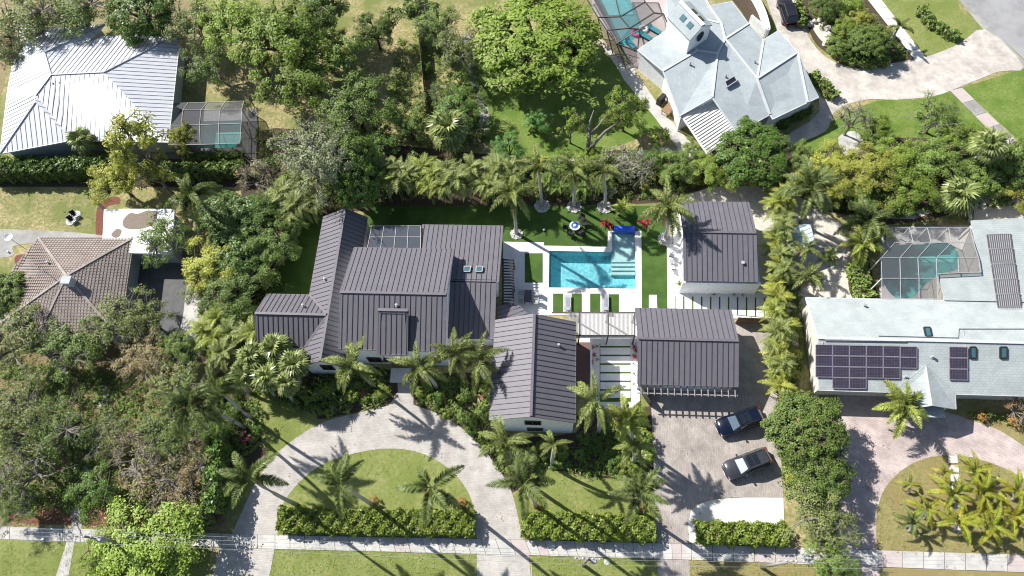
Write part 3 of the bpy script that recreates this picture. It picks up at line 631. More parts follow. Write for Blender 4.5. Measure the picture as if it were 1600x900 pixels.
roof_build(t, fs, M['shingle'], None, capm=M['shcap'], overhang=.4, wm=M['wall'])
skylight(t, [(1132,129,4.3),(1147,120,4.3),(1151,127,4.25),(1136,137,4.25)], M['glass'])
for p in ((1134,119,4.3),(1078,100,4.2),(1179,97,4.2)): vent(t, P(*p), .08)
# turret
u0,u1,u2,u3 = P(1042,26,6.6),P(1078,63,6.6),P(1113,39,6.6),P(1078,2,6.6); m0 = (u0+u3)/2+V(0,0,1.1); m1 = (u1+u2)/2+V(0,0,1.1)
tur = part('turret', MB().prism([tuple((u+(sum((u0,u1,u2,u3),Vector())/4-u)*.06).xy) for u in (u0,u1,u2,u3)], 3.4, 6.55).add([u1*.97+u2*.03, u2*.97+u1*.03, m1-V(0,0,.1)], [(0,1,2)]), M['wall'], t)
tr = MB()
for f in ([u0,u1,m1,m0],[m0,m1,u2,u3]): tr.add(list(f)+[p-V(0,0,.15) for p in f], [(0,1,2,3),(7,6,5,4)]+[(i,4+i,4+(i+1)%4,(i+1)%4) for i in range(4)])
part('turret_roof', tr, M['shingle'], tur); part('turret_ridge', MB().bar(m0+V(0,0,.1), m1+V(0,0,.1), .5, .12), M['white'], tur)
for (f, s) in (((u0,u1,m1,m0),0),((u3,u2,m1,m0),1)):
    for k in (.32, .62):
        c = lambda p, q_: f[0].lerp(f[1], p).lerp(f[3].lerp(f[2], p), q_)+V(0,0,.08)
        part('skylight', MB().add([c(k,.35),c(k+.17,.35),c(k+.17,.68),c(k,.68)], [(0,1,2,3)]), M['sky_glass'] if s == 0 else M['glass'], tur)
wn = (u2-u1).cross(V(0,0,1)).normalized(); wn = wn if wn.y < 0 else -wn
cc = (u1+u2)/2+V(0,0,-.6)+wn*.06; th_ = (u2-u1).normalized()
part('round_window', MB().add([cc+th_*(.55*math.cos(k*.3927))+V(0,0,.75*math.sin(k*.3927)) for k in range(16)], [tuple(range(16))]), M['glass'], tur)
# curved garden wall of its court
cw = [P(*p, 0) for p in smooth_px([(1170,37),(1185,50),(1197,58),(1190,30),(1178,5),(1165,-15)], closed=False)]
mb = MB()
for i in range(len(cw)-1): mb.bar(cw[i]+V(0,0,.75), cw[i+1]+V(0,0,.75), .28, 1.5)
solo('garden_wall', mb, M['wall'], 'curved white wall round the dark court of the grey shingled house', 'wall', cw[0])
# slatted patio roof
pg = thing('pergola', 'white slatted patio cover at the lower corner of the grey shingled house', 'pergola', P(1105,200))
k0, k1, k2, k3 = P(1065,181,2.9), P(1111,154,2.9), P(1152,207,2.9), P(1105,240,2.9)
for k in range(15): s_ = (k+.5)/15; part('slat', MB().bar(k0.lerp(k3, s_)+V(0,0,.1), k1.lerp(k2, s_)+V(0,0,.1), .24, .08), M['frame'], pg)
for x, y in ((k0,k3),(k1,k2),(k0,k1),(k3,k2)): part('beam', MB().bar(x-V(0,0,.05), y-V(0,0,.05), .16, .2), M['frame'], pg)
for x in (k0,k3,k2): part('post', MB().box((x.x,x.y,1.4), (.16,.16,2.8)), M['frame'], pg)
# --- right hand neighbour
t = thing('house', 'wide pale shingled house with solar panels at the right edge', 'house', P(1450,540))
e = 2.9; rz = 4.6
x0 = P(1262,467,e).x*.5+P(1274,592,e).x*.5; xE = P(1720,470,e).x; yn = P(1365,467,e).y; yr = P(1400,531,rz).y; ys = P(1400,613,e).y
pk = P(1446,570,4.0); pg0 = P(1445,637,3.6); pl = P(1392,614,e); pr = P(1492,617,e); plb = P(1430,637,2.7); prb = P(1494,640,2.7)
fs = [[V(x0,yn,e),V(x0,yr,rz),V(xE,yr,rz),V(xE,yn,e)],[V(x0,yr,rz),V(x0,ys,e),V(pl.x,ys,e),V(pr.x,ys,e),V(xE,ys,e),V(xE,yr,rz)]]
roof_build(t, fs, M['shingle2'], None, capm=M['shcap'], overhang=.4, wm=M['wallc'])
roof_build(t, [[pk+V(0,0,.12),pl+V(0,0,.1),plb,V(pk.x,plb.y,3.75)],[pk+V(0,0,.12),V(pk.x,plb.y,3.75),V(prb.x,plb.y,2.7),V(pr.x,ys,e+.1)]], M['shingle2'], None, capm=None, overhang=.3, wm=None)
for x in (plb.x+.4, prb.x-.4): part('porch_post', MB().box((x, plb.y+.4, 1.3), (.2,.2,2.6)), M['frame'], t)
aw = MB()
for k in range(12): x = P(1438,640,2.4).x+k*.2; aw.box((x, plb.y-.3, 2.3), (.17,1.0,.05))
part('awning', aw, M['wallg'], t)
# low rear wing
wq = [P(1467,430,2.95),P(1467,469,3.05),P(1720,472,3.05),P(1720,335,3.1),P(1518,345,3.1),P(1535,428,2.98)]
roof_build(t, [[wq[4],wq[5],V(wq[5].x,wq[1].y+.05,3.06),V(wq[2].x,wq[1].y+.05,3.06),wq[3]],[wq[0],V(wq[0].x,wq[1].y+.05,3.06),V(wq[5].x,wq[1].y+.05,3.06),wq[5]]], M['shingle2'], None, overhang=.2, wm=M['wallc'])
def slope_pt(px, py):     # a point on the front slope of this roof
    z = 3.7
    for _ in range(8):
        p = P(px, py, z); z = rz+(e-rz)*(yr-p.y)/(yr-ys) if p.y < yr else rz+(e-rz)*(p.y-yr)/(yn-yr)
    return P(px, py, z)
def solar(px, m, cells=(6,4), lift=.14):
    q = [slope_pt(*p)+V(0,0,lift) for p in px]; mb = MB().add(q+[p-V(0,0,.06) for p in q], [(3,2,1,0),(4,5,6,7)]+[(i,(i+1)%4,4+(i+1)%4,4+i) for i in range(4)])
    o = part('solar_panel', mb, m, t); f = MB(); up = V(0,0,.012)
    for i in range(4): f.bar(q[i]+up, q[(i+1) % 4]+up, .07, .03)
    part('frame', f, M['solarf'], o); g = MB()
    for k in range(1, cells[0]): g.bar(q[0].lerp(q[1], k/cells[0])+up*.5, q[3].lerp(q[2], k/cells[0])+up*.5, .02, .012)
    for k in range(1, cells[1]): g.bar(q[0].lerp(q[3], k/cells[1])+up*.5, q[1].lerp(q[2], k/cells[1])+up*.5, .02, .012)
    part('cell_line', g, M['celll'], o, 'stuff')
for i, (n, y0) in enumerate(((3,539.5),(4,540),(4,540.5),(3,541),(3,541.5),(2,542.5))):
    for j in range(n):
        xa, xb, ya = 1274+i*26.4, 1299.6+i*26.4, y0+j*17; solar([(xa,ya),(xb,ya+.4),(xb,ya+16.6),(xa,ya+16.2)], M['solar'])
for j in range(3): solar([(1482.5,543+j*17.3),(1510.5,543.4+j*17.3),(1511,560+j*17.3),(1483,559.6+j*17.3)], M['solar'])
for j in range(5):
    ya = 367+j*23.5; xl_ = 1541+j*3.6; q = [P(*p)+V(0,0,.1) for p in ((xl_,ya,3.1),(xl_+38,ya-1,3.1),(xl_+41,ya+22,3.1),(xl_+3.4,ya+23,3.1))]
    o = part('heating_panel', MB().add(q+[p-V(0,0,.06) for p in q], [(3,2,1,0),(4,5,6,7)]+[(i,(i+1)%4,4+(i+1)%4,4+i) for i in range(4)]), M['heat'], t)
    f = MB()
    for k in range(1, 12): f.bar(q[0].lerp(q[1], k/12)+V(0,0,.02), q[3].lerp(q[2], k/12)+V(0,0,.02), .05, .03)
    for i in (0, 2): f.bar(q[i]+V(0,0,.02), q[(i+1)%4]+V(0,0,.02), .09, .07)
    part('rib_row', f, M['grey'], o, 'stuff')
def sky2(pts): skylight(t, [tuple(slope_pt(*p)) for p in ()] or [], None) if False else None
def skyl(pts):
    q = [slope_pt(*p) for p in pts]; f = MB()
    for i in range(4): f.bar(q[i]+V(0,0,.08), q[(i+1) % 4]+V(0,0,.08), .12, .2)
    s = part('skylight', f, M['dark'], t); part('pane', MB().quad(*[p+V(0,0,.14) for p in q]), M['sky_glass'], s)
skyl([(1443,512),(1452,512),(1455,526),(1446,526)]); skyl([(1515,543),(1524,543),(1524,560),(1515,560)]); skyl([(1562,543),(1572,543),(1572,560),(1562,560)])
pp = MB()
for a_, b_ in zip([(1372,525),(1496,528),(1497,514),(1600,514)], [(1496,528),(1497,514),(1600,514),(1660,515)]): pp.tube([slope_pt(*a_)+V(0,0,.1), slope_pt(*b_)+V(0,0,.1)], .045, 5)
pp.tube([slope_pt(1288,532)+V(0,0,.15), slope_pt(1415,534)+V(0,0,.15)], .05, 5); pp.tube([slope_pt(1504,516)+V(0,0,.1), slope_pt(1508,543)+V(0,0,.1)], .045, 5)
part('roof_pipe', pp, M['grey'], t)
for p in ((1350,478),(1456,558),(1414,589)): vent(t, slope_pt(*p), .1)
# garden shed
sh = thing('shed', 'small garden shelter with a pale blue ribbed roof right of the areca hedge', 'shed', P(1256,375))
roof_build(sh, [[P(1234,352,2.4),P(1240,397,2.3),P(1273,381,2.5),P(1266,351,2.6)]], M['ltblue'], M['wseam'], .5, None, .1, .2, wm=M['wallc'], rw=.04, rh=.04)
# ------------------------------------------------------------------ screened pool cages
def cage(label, beams, screens, fm, loc, r=.09):
    t = thing('pool_cage', label, 'pool cage', loc)
    W_ = lambda p: p if isinstance(p, Vector) else P(*p)
    for a, b in beams:
        if (W_(a)-W_(b)).length > .1: part('beam', MB().bar(W_(a), W_(b), r, r*1.3), fm, t)
    for s in screens: part('screen', MB().quad(*[W_(p)-V(0,0,.03) for p in s]), MATS['insect_screen'], t)
    return t
h = 3.3
g0 = [(267,162),(294,161),(324,160),(352,159),(381,158)]; g1 = [(286,172),(286,172),(314,172),(344,171),(378,171)]; g2 = [(266,196),(283,196),(312,195),(342,194),(377,193)]; g3 = [(264,226),(284,226),(313,226),(342,225),(375,224)]
bm, sc = [], []
for k in range(1, 5):
    bm += [((*g0[k],2.3),(*g1[k],h)), ((*g1[k],h),(*g2[k],h)), ((*g2[k],h),(*g3[k],h))]
    if k > 0:
        j = k-1
        for A_, B_, za, zb in ((g0,g1,2.3,h),(g1,g2,h,h),(g2,g3,h,h)):
            sc.append([(*A_[j],za),(*B_[j],zb),(*B_[k],zb),(*A_[k],za)]); 
        bm += [((*g1[j],h),(*g1[k],h)),((*g2[j],h),(*g2[k],h)),((*g3[j],h),(*g3[k],h)),((*g0[j],2.3),(*g0[k],2.3))]
gr = lambda p, z: V(P(*p, z).x, P(*p, z).y, .05)
cols = [(g0[4],2.3),(g1[4],h),(g2[4],h),(g3[4],h)]
for p, z in cols: bm.append(((*p,z), gr(p,z)))
for (p, z), (q, z2) in zip(cols[:-1], cols[1:]): sc.append([(*p,z),(*q,z2),gr(q,z2),gr(p,z)]); bm.append((gr(p,z)+V(0,0,1), gr(q,z2)+V(0,0,1)))
for k in range(4): sc.append([(*g3[k],h),gr(g3[k],h),gr(g3[k+1],h),(*g3[k+1],h)]); bm.append(((*g3[k],h),gr(g3[k],h)))
cage('grey screened pool cage attached to the white metal roofed house', bm, sc, M['concd'], P(325,195), .065)
h = 3.4
bm, sc = [], []
top = [[(1395,356),(1421,356),(1449,356),(1482,356),(1516,356)],[(1398,379),(1427,379),(1455,379),(1487,379),(1521,379)],[(1378,403),(1407,403),(1435,403),(1464,403),(1530,403)],[(1378,435),(1407,435),(1436,435),(1464,435),None],[(1378,467),(1407,467),(1436,467),(1465,467),None]]
top[2] = [(1377,403),(1406,403),(1434,403),(1463,403),(1529,403)]; zz = [2.5,h,h,h,2.9]
top[3][4] = None
for i in range(5):
    for j in range(5):
        a_ = top[i][j]
        if a_ is None: continue
        if j < 4 and top[i][j+1]: bm.append(((*a_,zz[i]),(*top[i][j+1],zz[i])))
        if i < 4 and top[i+1][j]: bm.append(((*a_,zz[i]),(*top[i+1][j],zz[i+1])))
        if i < 4 and j < 4 and top[i][j+1] and top[i+1][j] and top[i+1][j+1]: sc.append([(*a_,zz[i]),(*top[i+1][j],zz[i+1]),(*top[i+1][j+1],zz[i+1]),(*top[i][j+1],zz[i])])
ex = [(1463,403,h),(1464,428,h),(1532,425,h),(1529,403,h)]; sc.append(ex); bm += [(ex[1],ex[2]),(ex[2],ex[3]),((1497,403,h),(1498,427,h)),(ex[2],(1538,428,.1)),((1521,379,h),(1536,402,.1)),((1538,428,.1),(1536,402,.1))]
for p in top[4][:4]: bm.append(((*p,2.9),(*p,2.2)))
for q in ((1395,356,2.5),(1516,356,2.5),(1377,403,h),(1378,467,2.9)): w_ = P(*q); bm.append((q, q))
t = cage('white framed pool cage behind the wide solar panelled house', bm, sc, M['grey'], P(1440,410), .055)
for q in ((1395,356,2.5),(1421,356,2.5),(1449,356,2.5),(1482,356,2.5),(1516,356,2.5),(1377,403,h),(1378,435,h),(1378,467,2.9)):
    w_ = P(*q); part('post', MB().box((w_.x,w_.y,q[2]/2), (.1,.1,q[2])), M['frame'], t)
h = 3.8
bm, sc = [], []
rows = [[(905,-30),(934,27),(947,47),(964,68)],[(940,-40),(971,22),(984,42),(1000,62)] ,[(985,-40),(1003,5),(1019,2),(1036,22)]]
rows = [[(900,-30,2.6),(934,27,2.6),(948,47,2.6),(963,68,2.6)],[(950,-50,h),(969,26,h),(984,44,h),(1000,46,h)],[(990,-50,h),(1008,3,h),(1022,20,h),(1037,22,h)]]
for i in range(3):
    for j in range(4):
        if j < 3: bm.append((rows[i][j], rows[i][j+1]))
        if i < 2: bm.append((rows[i][j], rows[i+1][j]))
        if i < 2 and j < 3: sc.append([rows[i][j],rows[i][j+1],rows[i+1][j+1],rows[i+1][j]])
bm += [((1037,22,h),(1046,44,.3)),((1000,46,h),(996,80,.3)),((963,68,2.6),(978,107,.1)),((948,47,2.6),(958,85,.1)),((934,27,2.6),(942,60,.1)),((963,68,2.6),(996,80,2.6))]
sc += [[(963,68,2.6),(978,107,.1),(996,97,.1),(996,80,2.6)],[(934,27,2.6),(942,60,.1),(978,107,.1),(963,68,2.6)]]
cage('dark framed pool cage beside the grey shingled house at the top', bm, sc, M['bronze'], P(980,50), .11)
# ------------------------------------------------------------------ foliage prototypes
def np_mesh(name, verts, n):                          # n-gon soup: verts (k*n, 3)
    me = bpy.data.meshes.new(name); k = len(verts)//n
    me.vertices.add(len(verts)); me.vertices.foreach_set('co', np.asarray(verts, dtype=np.float32).ravel())
    me.loops.add(len(verts)); me.loops.foreach_set('vertex_index', np.arange(len(verts), dtype=np.int32))
    me.polygons.add(k); me.polygons.foreach_set('loop_start', np.arange(0, len(verts), n, dtype=np.int32))
    me.update(calc_edges=True); return me
def unit(a): return a/np.maximum(np.linalg.norm(a, axis=1, keepdims=True), 1e-6)
def leaves(c, nrm, size, ratio=.55):                  # diamond shaped leaves at points c
    k = len(c); r = unit(rng.normal(size=(k,3))); a = unit(np.cross(nrm, r)); b = np.cross(nrm, a)
    s = (size*np.ones(k))[:,None]*rng.uniform(.7,1.3,(k,1))
    q = np.stack([c+a*s, c+b*s*ratio, c-a*s, c-b*s*ratio], 1)
    return q.reshape(-1,3)
def crown_proto(clumps, per, csize, leaf, lobes=5, depth=.5, up=.5, zs=.62, gap=0.0, wob=.28, limbs=.5, tuft=False):
    """unit tree: base at 0, crown centre at z=1.25, radius 1; returns crown and trunk meshes"""
    ph = rng.uniform(0, 6.28, 3); cs = []
    while len(cs) < clumps:
        d = unit(rng.normal(size=(1,3)))[0]
        if d[2] < -.45: continue
        az_ = math.atan2(d[1], d[0]); R_ = 1+wob*(.6*math.sin(lobes*az_+ph[0])+.4*math.sin((lobes+3)*az_+ph[1]))-.1
        rr = R_*(1-depth*rng.random()**1.6); p = np.array([d[0]*rr, d[1]*rr, d[2]*rr*zs])
        if gap and math.sin(3.1*p[0]+ph[2])*math.sin(3.7*p[1]+ph[0])+.4*math.sin(5*p[2]) < gap-1: continue
        cs.append(p)
    cs = np.array(cs); C, N, S = [], [], []
    for p in cs:
        sc_ = csize*rng.uniform(.65, 1.35); n = max(4, int(per*rng.uniform(.6,1.4)))
        d = unit(rng.normal(size=(n,3)))*(rng.random((n,1))**.45)*sc_; d[:,2] *= .7
        C.append(p+d); out = unit(d+.25*p+np.array([0,0,.35*sc_])); N.append(unit(out*(.8)+np.array([0,0,up])+rng.normal(size=(n,3))*.42)); S.append(np.full(n, leaf*rng.uniform(.8,1.2)))
    C = np.concatenate(C)+np.array([0,0,1.25]); N = np.concatenate(N); S = np.concatenate(S)
    cm = np_mesh('crown', leaves(C, N, S), 4)
    mb = MB(); top = Vector((0,0,.75)); mb.tube([(0,0,-.02),(.02,.01,.4),top], [.085,.062,.055], 7)
    sel = cs[rng.permutation(len(cs))[:max(6, int(len(cs)*limbs))]]
    mains = []
    for k in range(6):
        a_ = k*1.047+rng.uniform(-.3,.3); e_ = Vector((.45*math.cos(a_), .45*math.sin(a_), 1.15+rng.uniform(-.1,.25))); mains.append(e_)
        mid = top.lerp(e_, .5)+Vector((rng.uniform(-.05,.05), rng.uniform(-.05,.05), -.05)); mb.tube([top-Vector((0,0,.1)), mid, e_], [.05,.036,.026], 5, False)
    for p in sel:
        q = Vector(p)+Vector((0,0,1.25)); s_ = min(mains, key=lambda m_: (m_-q).length)
        mid = s_.lerp(q, .55)+Vector((rng.uniform(-.06,.06), rng.uniform(-.06,.06), rng.uniform(-.02,.1)))
        mb.tube([s_, mid, q], [.024,.014,.006], 4, False)
        for _ in range(2):
            e_ = q+Vector(rng.normal(size=3))*csize*.8; mb.tube([mid.lerp(q,.5), e_], [.009,.004], 3, False)
    return cm, mb.mesh('trunk')
PROTO = dict(
 dense=[crown_proto(330, 58, .115, .028, 5, .35, .6, .66, wob=.14) for _ in range(3)],
 oak=[crown_proto(95, 62, .16, .026, 5, .75, .5, .5, gap=.5, wob=.36, limbs=.9) for _ in range(4)],
 tuft=[crown_proto(100, 125, .165, .026, 4, .6, .7, .6, gap=.6, wob=.34, limbs=.6) for _ in range(4)],
 open=[crown_proto(46, 60, .17, .040, 3, .7, .5, .5, gap=.8, wob=.38, limbs=1.0) for _ in range(3)],
 bare=[crown_proto(85, 12, .20, .026, 5, .7, .4, .5, gap=.6, wob=.25, limbs=1.0) for _ in range(3)],
 shrub=[crown_proto(36, 22, .24, .085, 3, .4, .6, .7, wob=.2, limbs=.3) for _ in range(4)])
def inst(proto, name, loc, rz, scale, lm, bm, label, cat, group=None):
    cm, tm = proto
    t = thing(name, label, cat, loc, group, rz); t.scale = scale
    link('crown', cm, t, m=lm); link('trunk', tm, t, m=bm); return t
def tree(px, py, r, kind, leaf, label, k=None, name='tree', cat='tree', bark='bark', group=None, sy=None):
    """px, py: middle of the crown in the photo, r its radius in photo pixels"""
    z = 4.0
    for _ in range(4):
        rm = r*MPP(px, py, z); h = max(1.2, 2.0*rm*(k or .95)); z = h*.62
    p = P(px, py, z)
    return inst(random.choice(PROTO[kind]), name, (p.x, p.y, 0), random.uniform(0, 6.28), (rm, rm*(sy or random.uniform(.9,1.1)), h/2), LF[leaf], M[bark], label, cat, group)
def shrub(p, r, leaf, label, group=None, hk=1.0, name='shrub', proto='shrub'):
    return inst(random.choice(PROTO[proto]), name, (p.x, p.y, -.1), random.uniform(0, 6.28), (r, r*random.uniform(.85,1.15), r*hk), LF[leaf], M['barkb'], label, 'shrub', group)
# ---- fronds
def frond(L, n, ll, lw, droop, plume=0.0, vee=.5, arch=.55, taper=True):
    """pinnate frond along +x: a curved midrib with narrow leaflets"""
    T, tris = [], []
    pts = []
    for i in range(13):
        s = i/12; pts.append(Vector((L*(s-.18*droop*s*s), 0, L*(arch*s-(arch*.75+.55*droop)*s*s))))
    mb = MB(); mb.tube(pts, [.045*(1-.85*i/12)*L/3+.006 for i in range(13)], 4, False); v = list(mb.v); f = list(mb.f)
    def at(s): s *= 12; i = min(11, int(s)); return pts[i].lerp(pts[i+1], s-i), (pts[i+1]-pts[i]).normalized()
    for i in range(n):
        s = .14+.86*i/(n-1); p, d = at(s); side0 = d.cross(Vector((0,0,1))).normalized(); up = side0.cross(d)
        l = ll*(math.sin(math.pi*min(1, s*.86+.16))**.6)*random.uniform(.85,1.1)
        for sg in (-1, 1):
            an = (vee+plume*random.choice((-1.3,-.5,.2,.9)))+random.uniform(-.12,.12)
            sd = side0*sg*math.cos(an)+up*math.sin(an); dr = (sd*.86+d*.5).normalized(); w = d*lw*.5
            m_ = p+dr*l*.5; e = p+dr*l-Vector((0,0,l*.22)); k = len(v)
            v += [p-w*.6, p+w*.6, m_+w, e, m_-w]; f.append((k,k+1,k+2,k+3,k+4))
    me = bpy.data.meshes.new('frond'); me.from_pydata([tuple(q) for q in v], [], f); me.update(); return me
def fan(R_, n=18, petiole=.9):
    v, f = [], []; mb = MB().tube([(0,0,0),(petiole*.6,0,.12),(petiole,0,.1)], [.03,.02,.018], 4, False); v = list(mb.v); f = list(mb.f); c = Vector((petiole,0,.1))
    for i in range(n):
        a_ = (i/(n-1)-.5)*5.0; d = Vector((math.cos(a_), math.sin(a_), -.1)); s_ = Vector((-math.sin(a_), math.cos(a_), 0)); l = R_*(1-.25*abs(i/(n-1)-.5)*2)*random.uniform(.9,1.05); k = len(v); w = l*.115
        m_ = c+d*l*.62+Vector((0,0,.05+(.03 if i % 2 else -.03)*R_)); e = c+d*l-Vector((0,0,l*.34)); v += [c, m_-s_*w, e, m_+s_*w]; f.append((k,k+1,k+2,k+3))
    me = bpy.data.meshes.new('fan_leaf'); me.from_pydata([tuple(q) for q in v], [], f); me.update(); return me
def blade(L, W_, arch=.6, n=6):
    v, f = [], []
    for i in range(n+1):
        s = i/n; w = W_*.5*math.sin(math.pi*min(1, .12+s*.88))**.8; x = L*(s-.15*s*s); z = L*(arch*s-arch*.95*s*s); v += [(x,-w,z+w*.35),(x,0,z),(x,w,z+w*.35)]
    for i in range(n):
        for j in range(2): f.append((3*i+j,3*i+j+1,3*i+j+4,3*i+j+3))
    me = bpy.data.meshes.new('blade'); me.from_pydata(v, [], f); me.update(); return me
FR = dict(
 royal=[frond(3.5, 150, .56, .06, .85+.2*k, 1.05, .1, .62) for k in range(4)],
 thin=[frond(3.5, 110, .66, .06, .8+.16*k, .55, .2, .6) for k in range(3)],
 coco=[frond(2.9, 44, .44, .065, .6+.16*k, .1, .25, .75) for k in range(4)],
 areca=[frond(2.6, 34, .55, .08, .8+.25*k, .2, .25, 1.0) for k in range(4)],
 fan=[fan(1.15), fan(1.0), fan(1.1, 16)], banana=[blade(2.6, .62, .8), blade(2.2, .55, 1.0)], cord=[blade(.75, .12, 1.1, 4), blade(.65, .1, .8, 4)], agave=[blade(.9, .16, 1.0, 4)])
def rosette(t, kind, n, z, sc, lm, elev=(-15, 60), name='frond', az0=None, tilt=0):
    a0 = random.uniform(0, 6.28)
    for k in range(n):
        az_ = a0+k*2.39996+random.uniform(-.35,.35); u = (k+.5)/n
        el = math.radians(elev[0]+(elev[1]-elev[0])*u+random.uniform(-6,6)); s = sc*random.uniform(.88,1.1)
        link(name, random.choice(FR[kind]), t, (0,0,z), (0, -el, az_), (s,s,s), lm)
def palm(cx, cy, bx, by, label, kind='royal', n=13, sc=1.0, leaf='palm', group=None, hmin=2.5, hmax=13, elev=(-12, 68), tr=.17, name='palm_tree', shaft=True, lean=1.0):
    b = P(bx, by, 0); best = min((((P(cx, cy, h*.1)-b).xy.length*lean, h*.1) for h in range(int(hmin*10), int(hmax*10))))
    h = best[1]; c = P(cx, cy, h); t = thing(name, label, 'palm', b, group)
    n = max(5, n+random.choice((-1,0,0,1))); a0 = random.uniform(0, 6.28); elev = (elev[0]+random.uniform(-12,8), elev[1]+random.uniform(-10,6))
    d = c-b; pts = [Vector((d.x*s*s, d.y*s*s, h*s)) for s in (0,.25,.5,.75,.9 if shaft else 1)]
    part('trunk', MB().tube(pts, [tr*1.35,tr*1.1,tr,tr*.92,tr*.85], 9), M['barkp'], t, smooth=True, local=True)
    if shaft: part('crownshaft', MB().tube([pts[-1], Vector((d.x,d.y,h*1.0)), Vector((d.x,d.y,h+.25))], [tr*.95,tr*.8,tr*.3], 8), M['shaft'], t, smooth=True, local=True)
    hd = link('crown_base', MB().lathe((0,0,-.1), [(tr*.7,0),(tr*.6,.2),(.02,.5)], 7).mesh('crown_base'), t, (d.x,d.y,h), m=M['shaft'])
    for k in range(n):
        el = math.radians(elev[0]+(elev[1]-elev[0])*((k+.5)/n)+random.uniform(-6,6)); s = sc*random.uniform(.88,1.1)
        link('frond', random.choice(FR[kind]), t, (d.x,d.y,h+.1), (0,-el,a0+k*2.39996+random.uniform(-.42,.42)), (s,s,s), LF[leaf])
    if kind in ('royal','thin','coco') and random.random() < .6:
        for _ in range(random.choice((1,2))): link('frond', random.choice(FR[kind]), t, (d.x,d.y,h), (0,math.radians(random.uniform(38,62)),random.uniform(0,6.28)), (sc*.8,)*3, LF['brown'])['label'] = 'brown dead frond hanging down'
    return t
def tuft(p, kind, n, sc, leaf, label, cat, name, group=None, elev=(10,75), z=.05, pn='frond', stems=0, sh=1.0):
    t = thing(name, label, cat, p, group)
    if stems:
        mb = MB()
        for k in range(stems): a_ = k*2.4; mb.tube([(.15*math.cos(a_),.15*math.sin(a_),0),(.3*math.cos(a_),.3*math.sin(a_),sh)], [.05,.035], 5)
        part('stem', mb, M['shaft'], t, local=True); z = sh*.9
    rosette(t, kind, n, z, sc, LF[leaf], elev, pn); return t
# ---- palms one by one
R_ = 'royal palms round the dark roofed house'
for a_ in (
 (801,305,807,365,'royal palm rising from a white stone ring left of the pool',9,.95), (841,262,846,321,'palm in the first stone ring from the left along the rear turf',9,.85),
 (895,270,897,322,'palm in the middle stone ring along the rear turf edge',9,.85), (941,268,945,324,'palm in the stone ring nearest the blue spa wall',9,.9),
 (1041,328,1040,372,'bushy palm overhanging the left edge of the pool house roof',14,1.1)):
    palm(*a_[:5], n=a_[5], sc=a_[6], leaf='palm', group=R_)
for a_ in (
 (553,573,582,602,'bushy palm left of the front door walk',9,1.02), (655,575,683,606,'bushy palm just right of the front door walk',9,.95),
 (712,556,726,590,'left palm of the pair against the right front of the house',9,1.0), (746,566,757,595,'right palm of the pair beside the gabled wing',9,1.0),
 (930,628,935,676,'green palm at the right front corner of the gabled wing',10,.98)):
    palm(*a_[:5], n=a_[5], sc=a_[6], group=R_)
for a_ in (
 (393,748,463,788,'tall palm leaning over the left arm of the round driveway',7,.98), (533,757,583,789,'tall palm at the left of the island hedge',7,.98),
 (675,763,718,791,'tall palm at the right end of the island hedge',7,.98), (817,757,837,792,'tall palm at the left end of the middle hedge',7,.98),
 (1000,772,993,798,'tall palm between the middle hedge and garage drive',7,.98)):
    palm(*a_[:5], n=a_[5], sc=a_[6], kind='thin', leaf='dpalm', group='tall front palms along the hedges')
palm(790,692,806,742,'slender palm in the bed below the gabled wing', n=9, sc=.9, group=R_); palm(866,694,862,728,'small palm in the shade below the gabled wing window', n=8, sc=.6, hmax=6, group=R_)
palm(980,655,985,690,'yellowing palm in the bed beside the garage drive', n=10, sc=.8, kind='thin', leaf='areca'); palm(988,700,990,722,'short palm at the drive edge of the shaded bed', n=10, sc=.7)
palm(346,612,398,656,'palm with pale leaning trunk left of the round driveway', n=10, sc=1.05, leaf='dpalm'); palm(300,632,383,668,'palm with the long leaning trunk under the left oaks', n=11, sc=1.1, leaf='dpalm', lean=1)
palm(303,308,352,358,'palm leaning over brown ground right of the white flat roof', n=12, sc=1.05, leaf='dpalm'); palm(1265,298,1250,350,'palm with white trunk behind the pale blue shed', n=12, sc=1.15, leaf='dpalm', kind='thin')
palm(1258,392,1252,418,'small palm in front of the pale blue shed', n=8, sc=.7, hmax=7); palm(1262,432,1250,452,'small palm by the white terrace left of the pool cage', n=9, sc=.7, hmax=7)
palm(1410,636,1404,662,'palm at the front porch of the solar panelled house', n=14, sc=1.0, leaf='areca', kind='thin'); palm(1403,44,1390,66,'small palm beside the concrete walk at the top right', n=9, sc=.62, hmax=8)
palm(1354,350,1350,380,'feathery palm clump left of the white pool cage', n=16, sc=1.05, leaf='dpalm', kind='thin', hmax=6); palm(1345,383,1348,400,'lower feathery palm beside the white pool cage corner', n=14, sc=.9, leaf='areca', kind='thin', hmax=5)
palm(130,220,142,248,'fan palm at the lower eave of the white metal roof', kind='fan', n=22, sc=1.0, leaf='fan', shaft=False, elev=(-35,80)); palm(702,205,704,232,'large pale fan palm below the wooden fence', kind='fan', n=30, sc=1.45, leaf='fan', shaft=False, elev=(-35,80))
palm(1542,230,1500,272,'fan palm with a leaning brown trunk at the right edge', kind='fan', n=24, sc=1.1, leaf='fan', shaft=False, elev=(-35,80)); palm(1497,308,1514,345,'pale fan palm above the right end of the pool cage', kind='fan', n=28, sc=1.25, leaf='fan', shaft=False, elev=(-40,80))
palm(140,306,166,330,'small dark leaved tree palm beside the red mulch bed', kind='banana', n=12, sc=.42, leaf='mid', shaft=False, hmax=5)
for i, (x, y, s) in enumerate(((395,560,1.2),(432,545,1.2),(462,572,1.15),(420,590,1.1),(380,585,1.0),(450,600,.9))):
    palm(x, y, x+10, y+28, 'glossy pale fan palm in the clump by the left front corner', kind='fan', n=26, sc=s*.82, leaf='fan', shaft=False, elev=(-40,80), hmax=6, group='fan palms by the left front corner of the house')
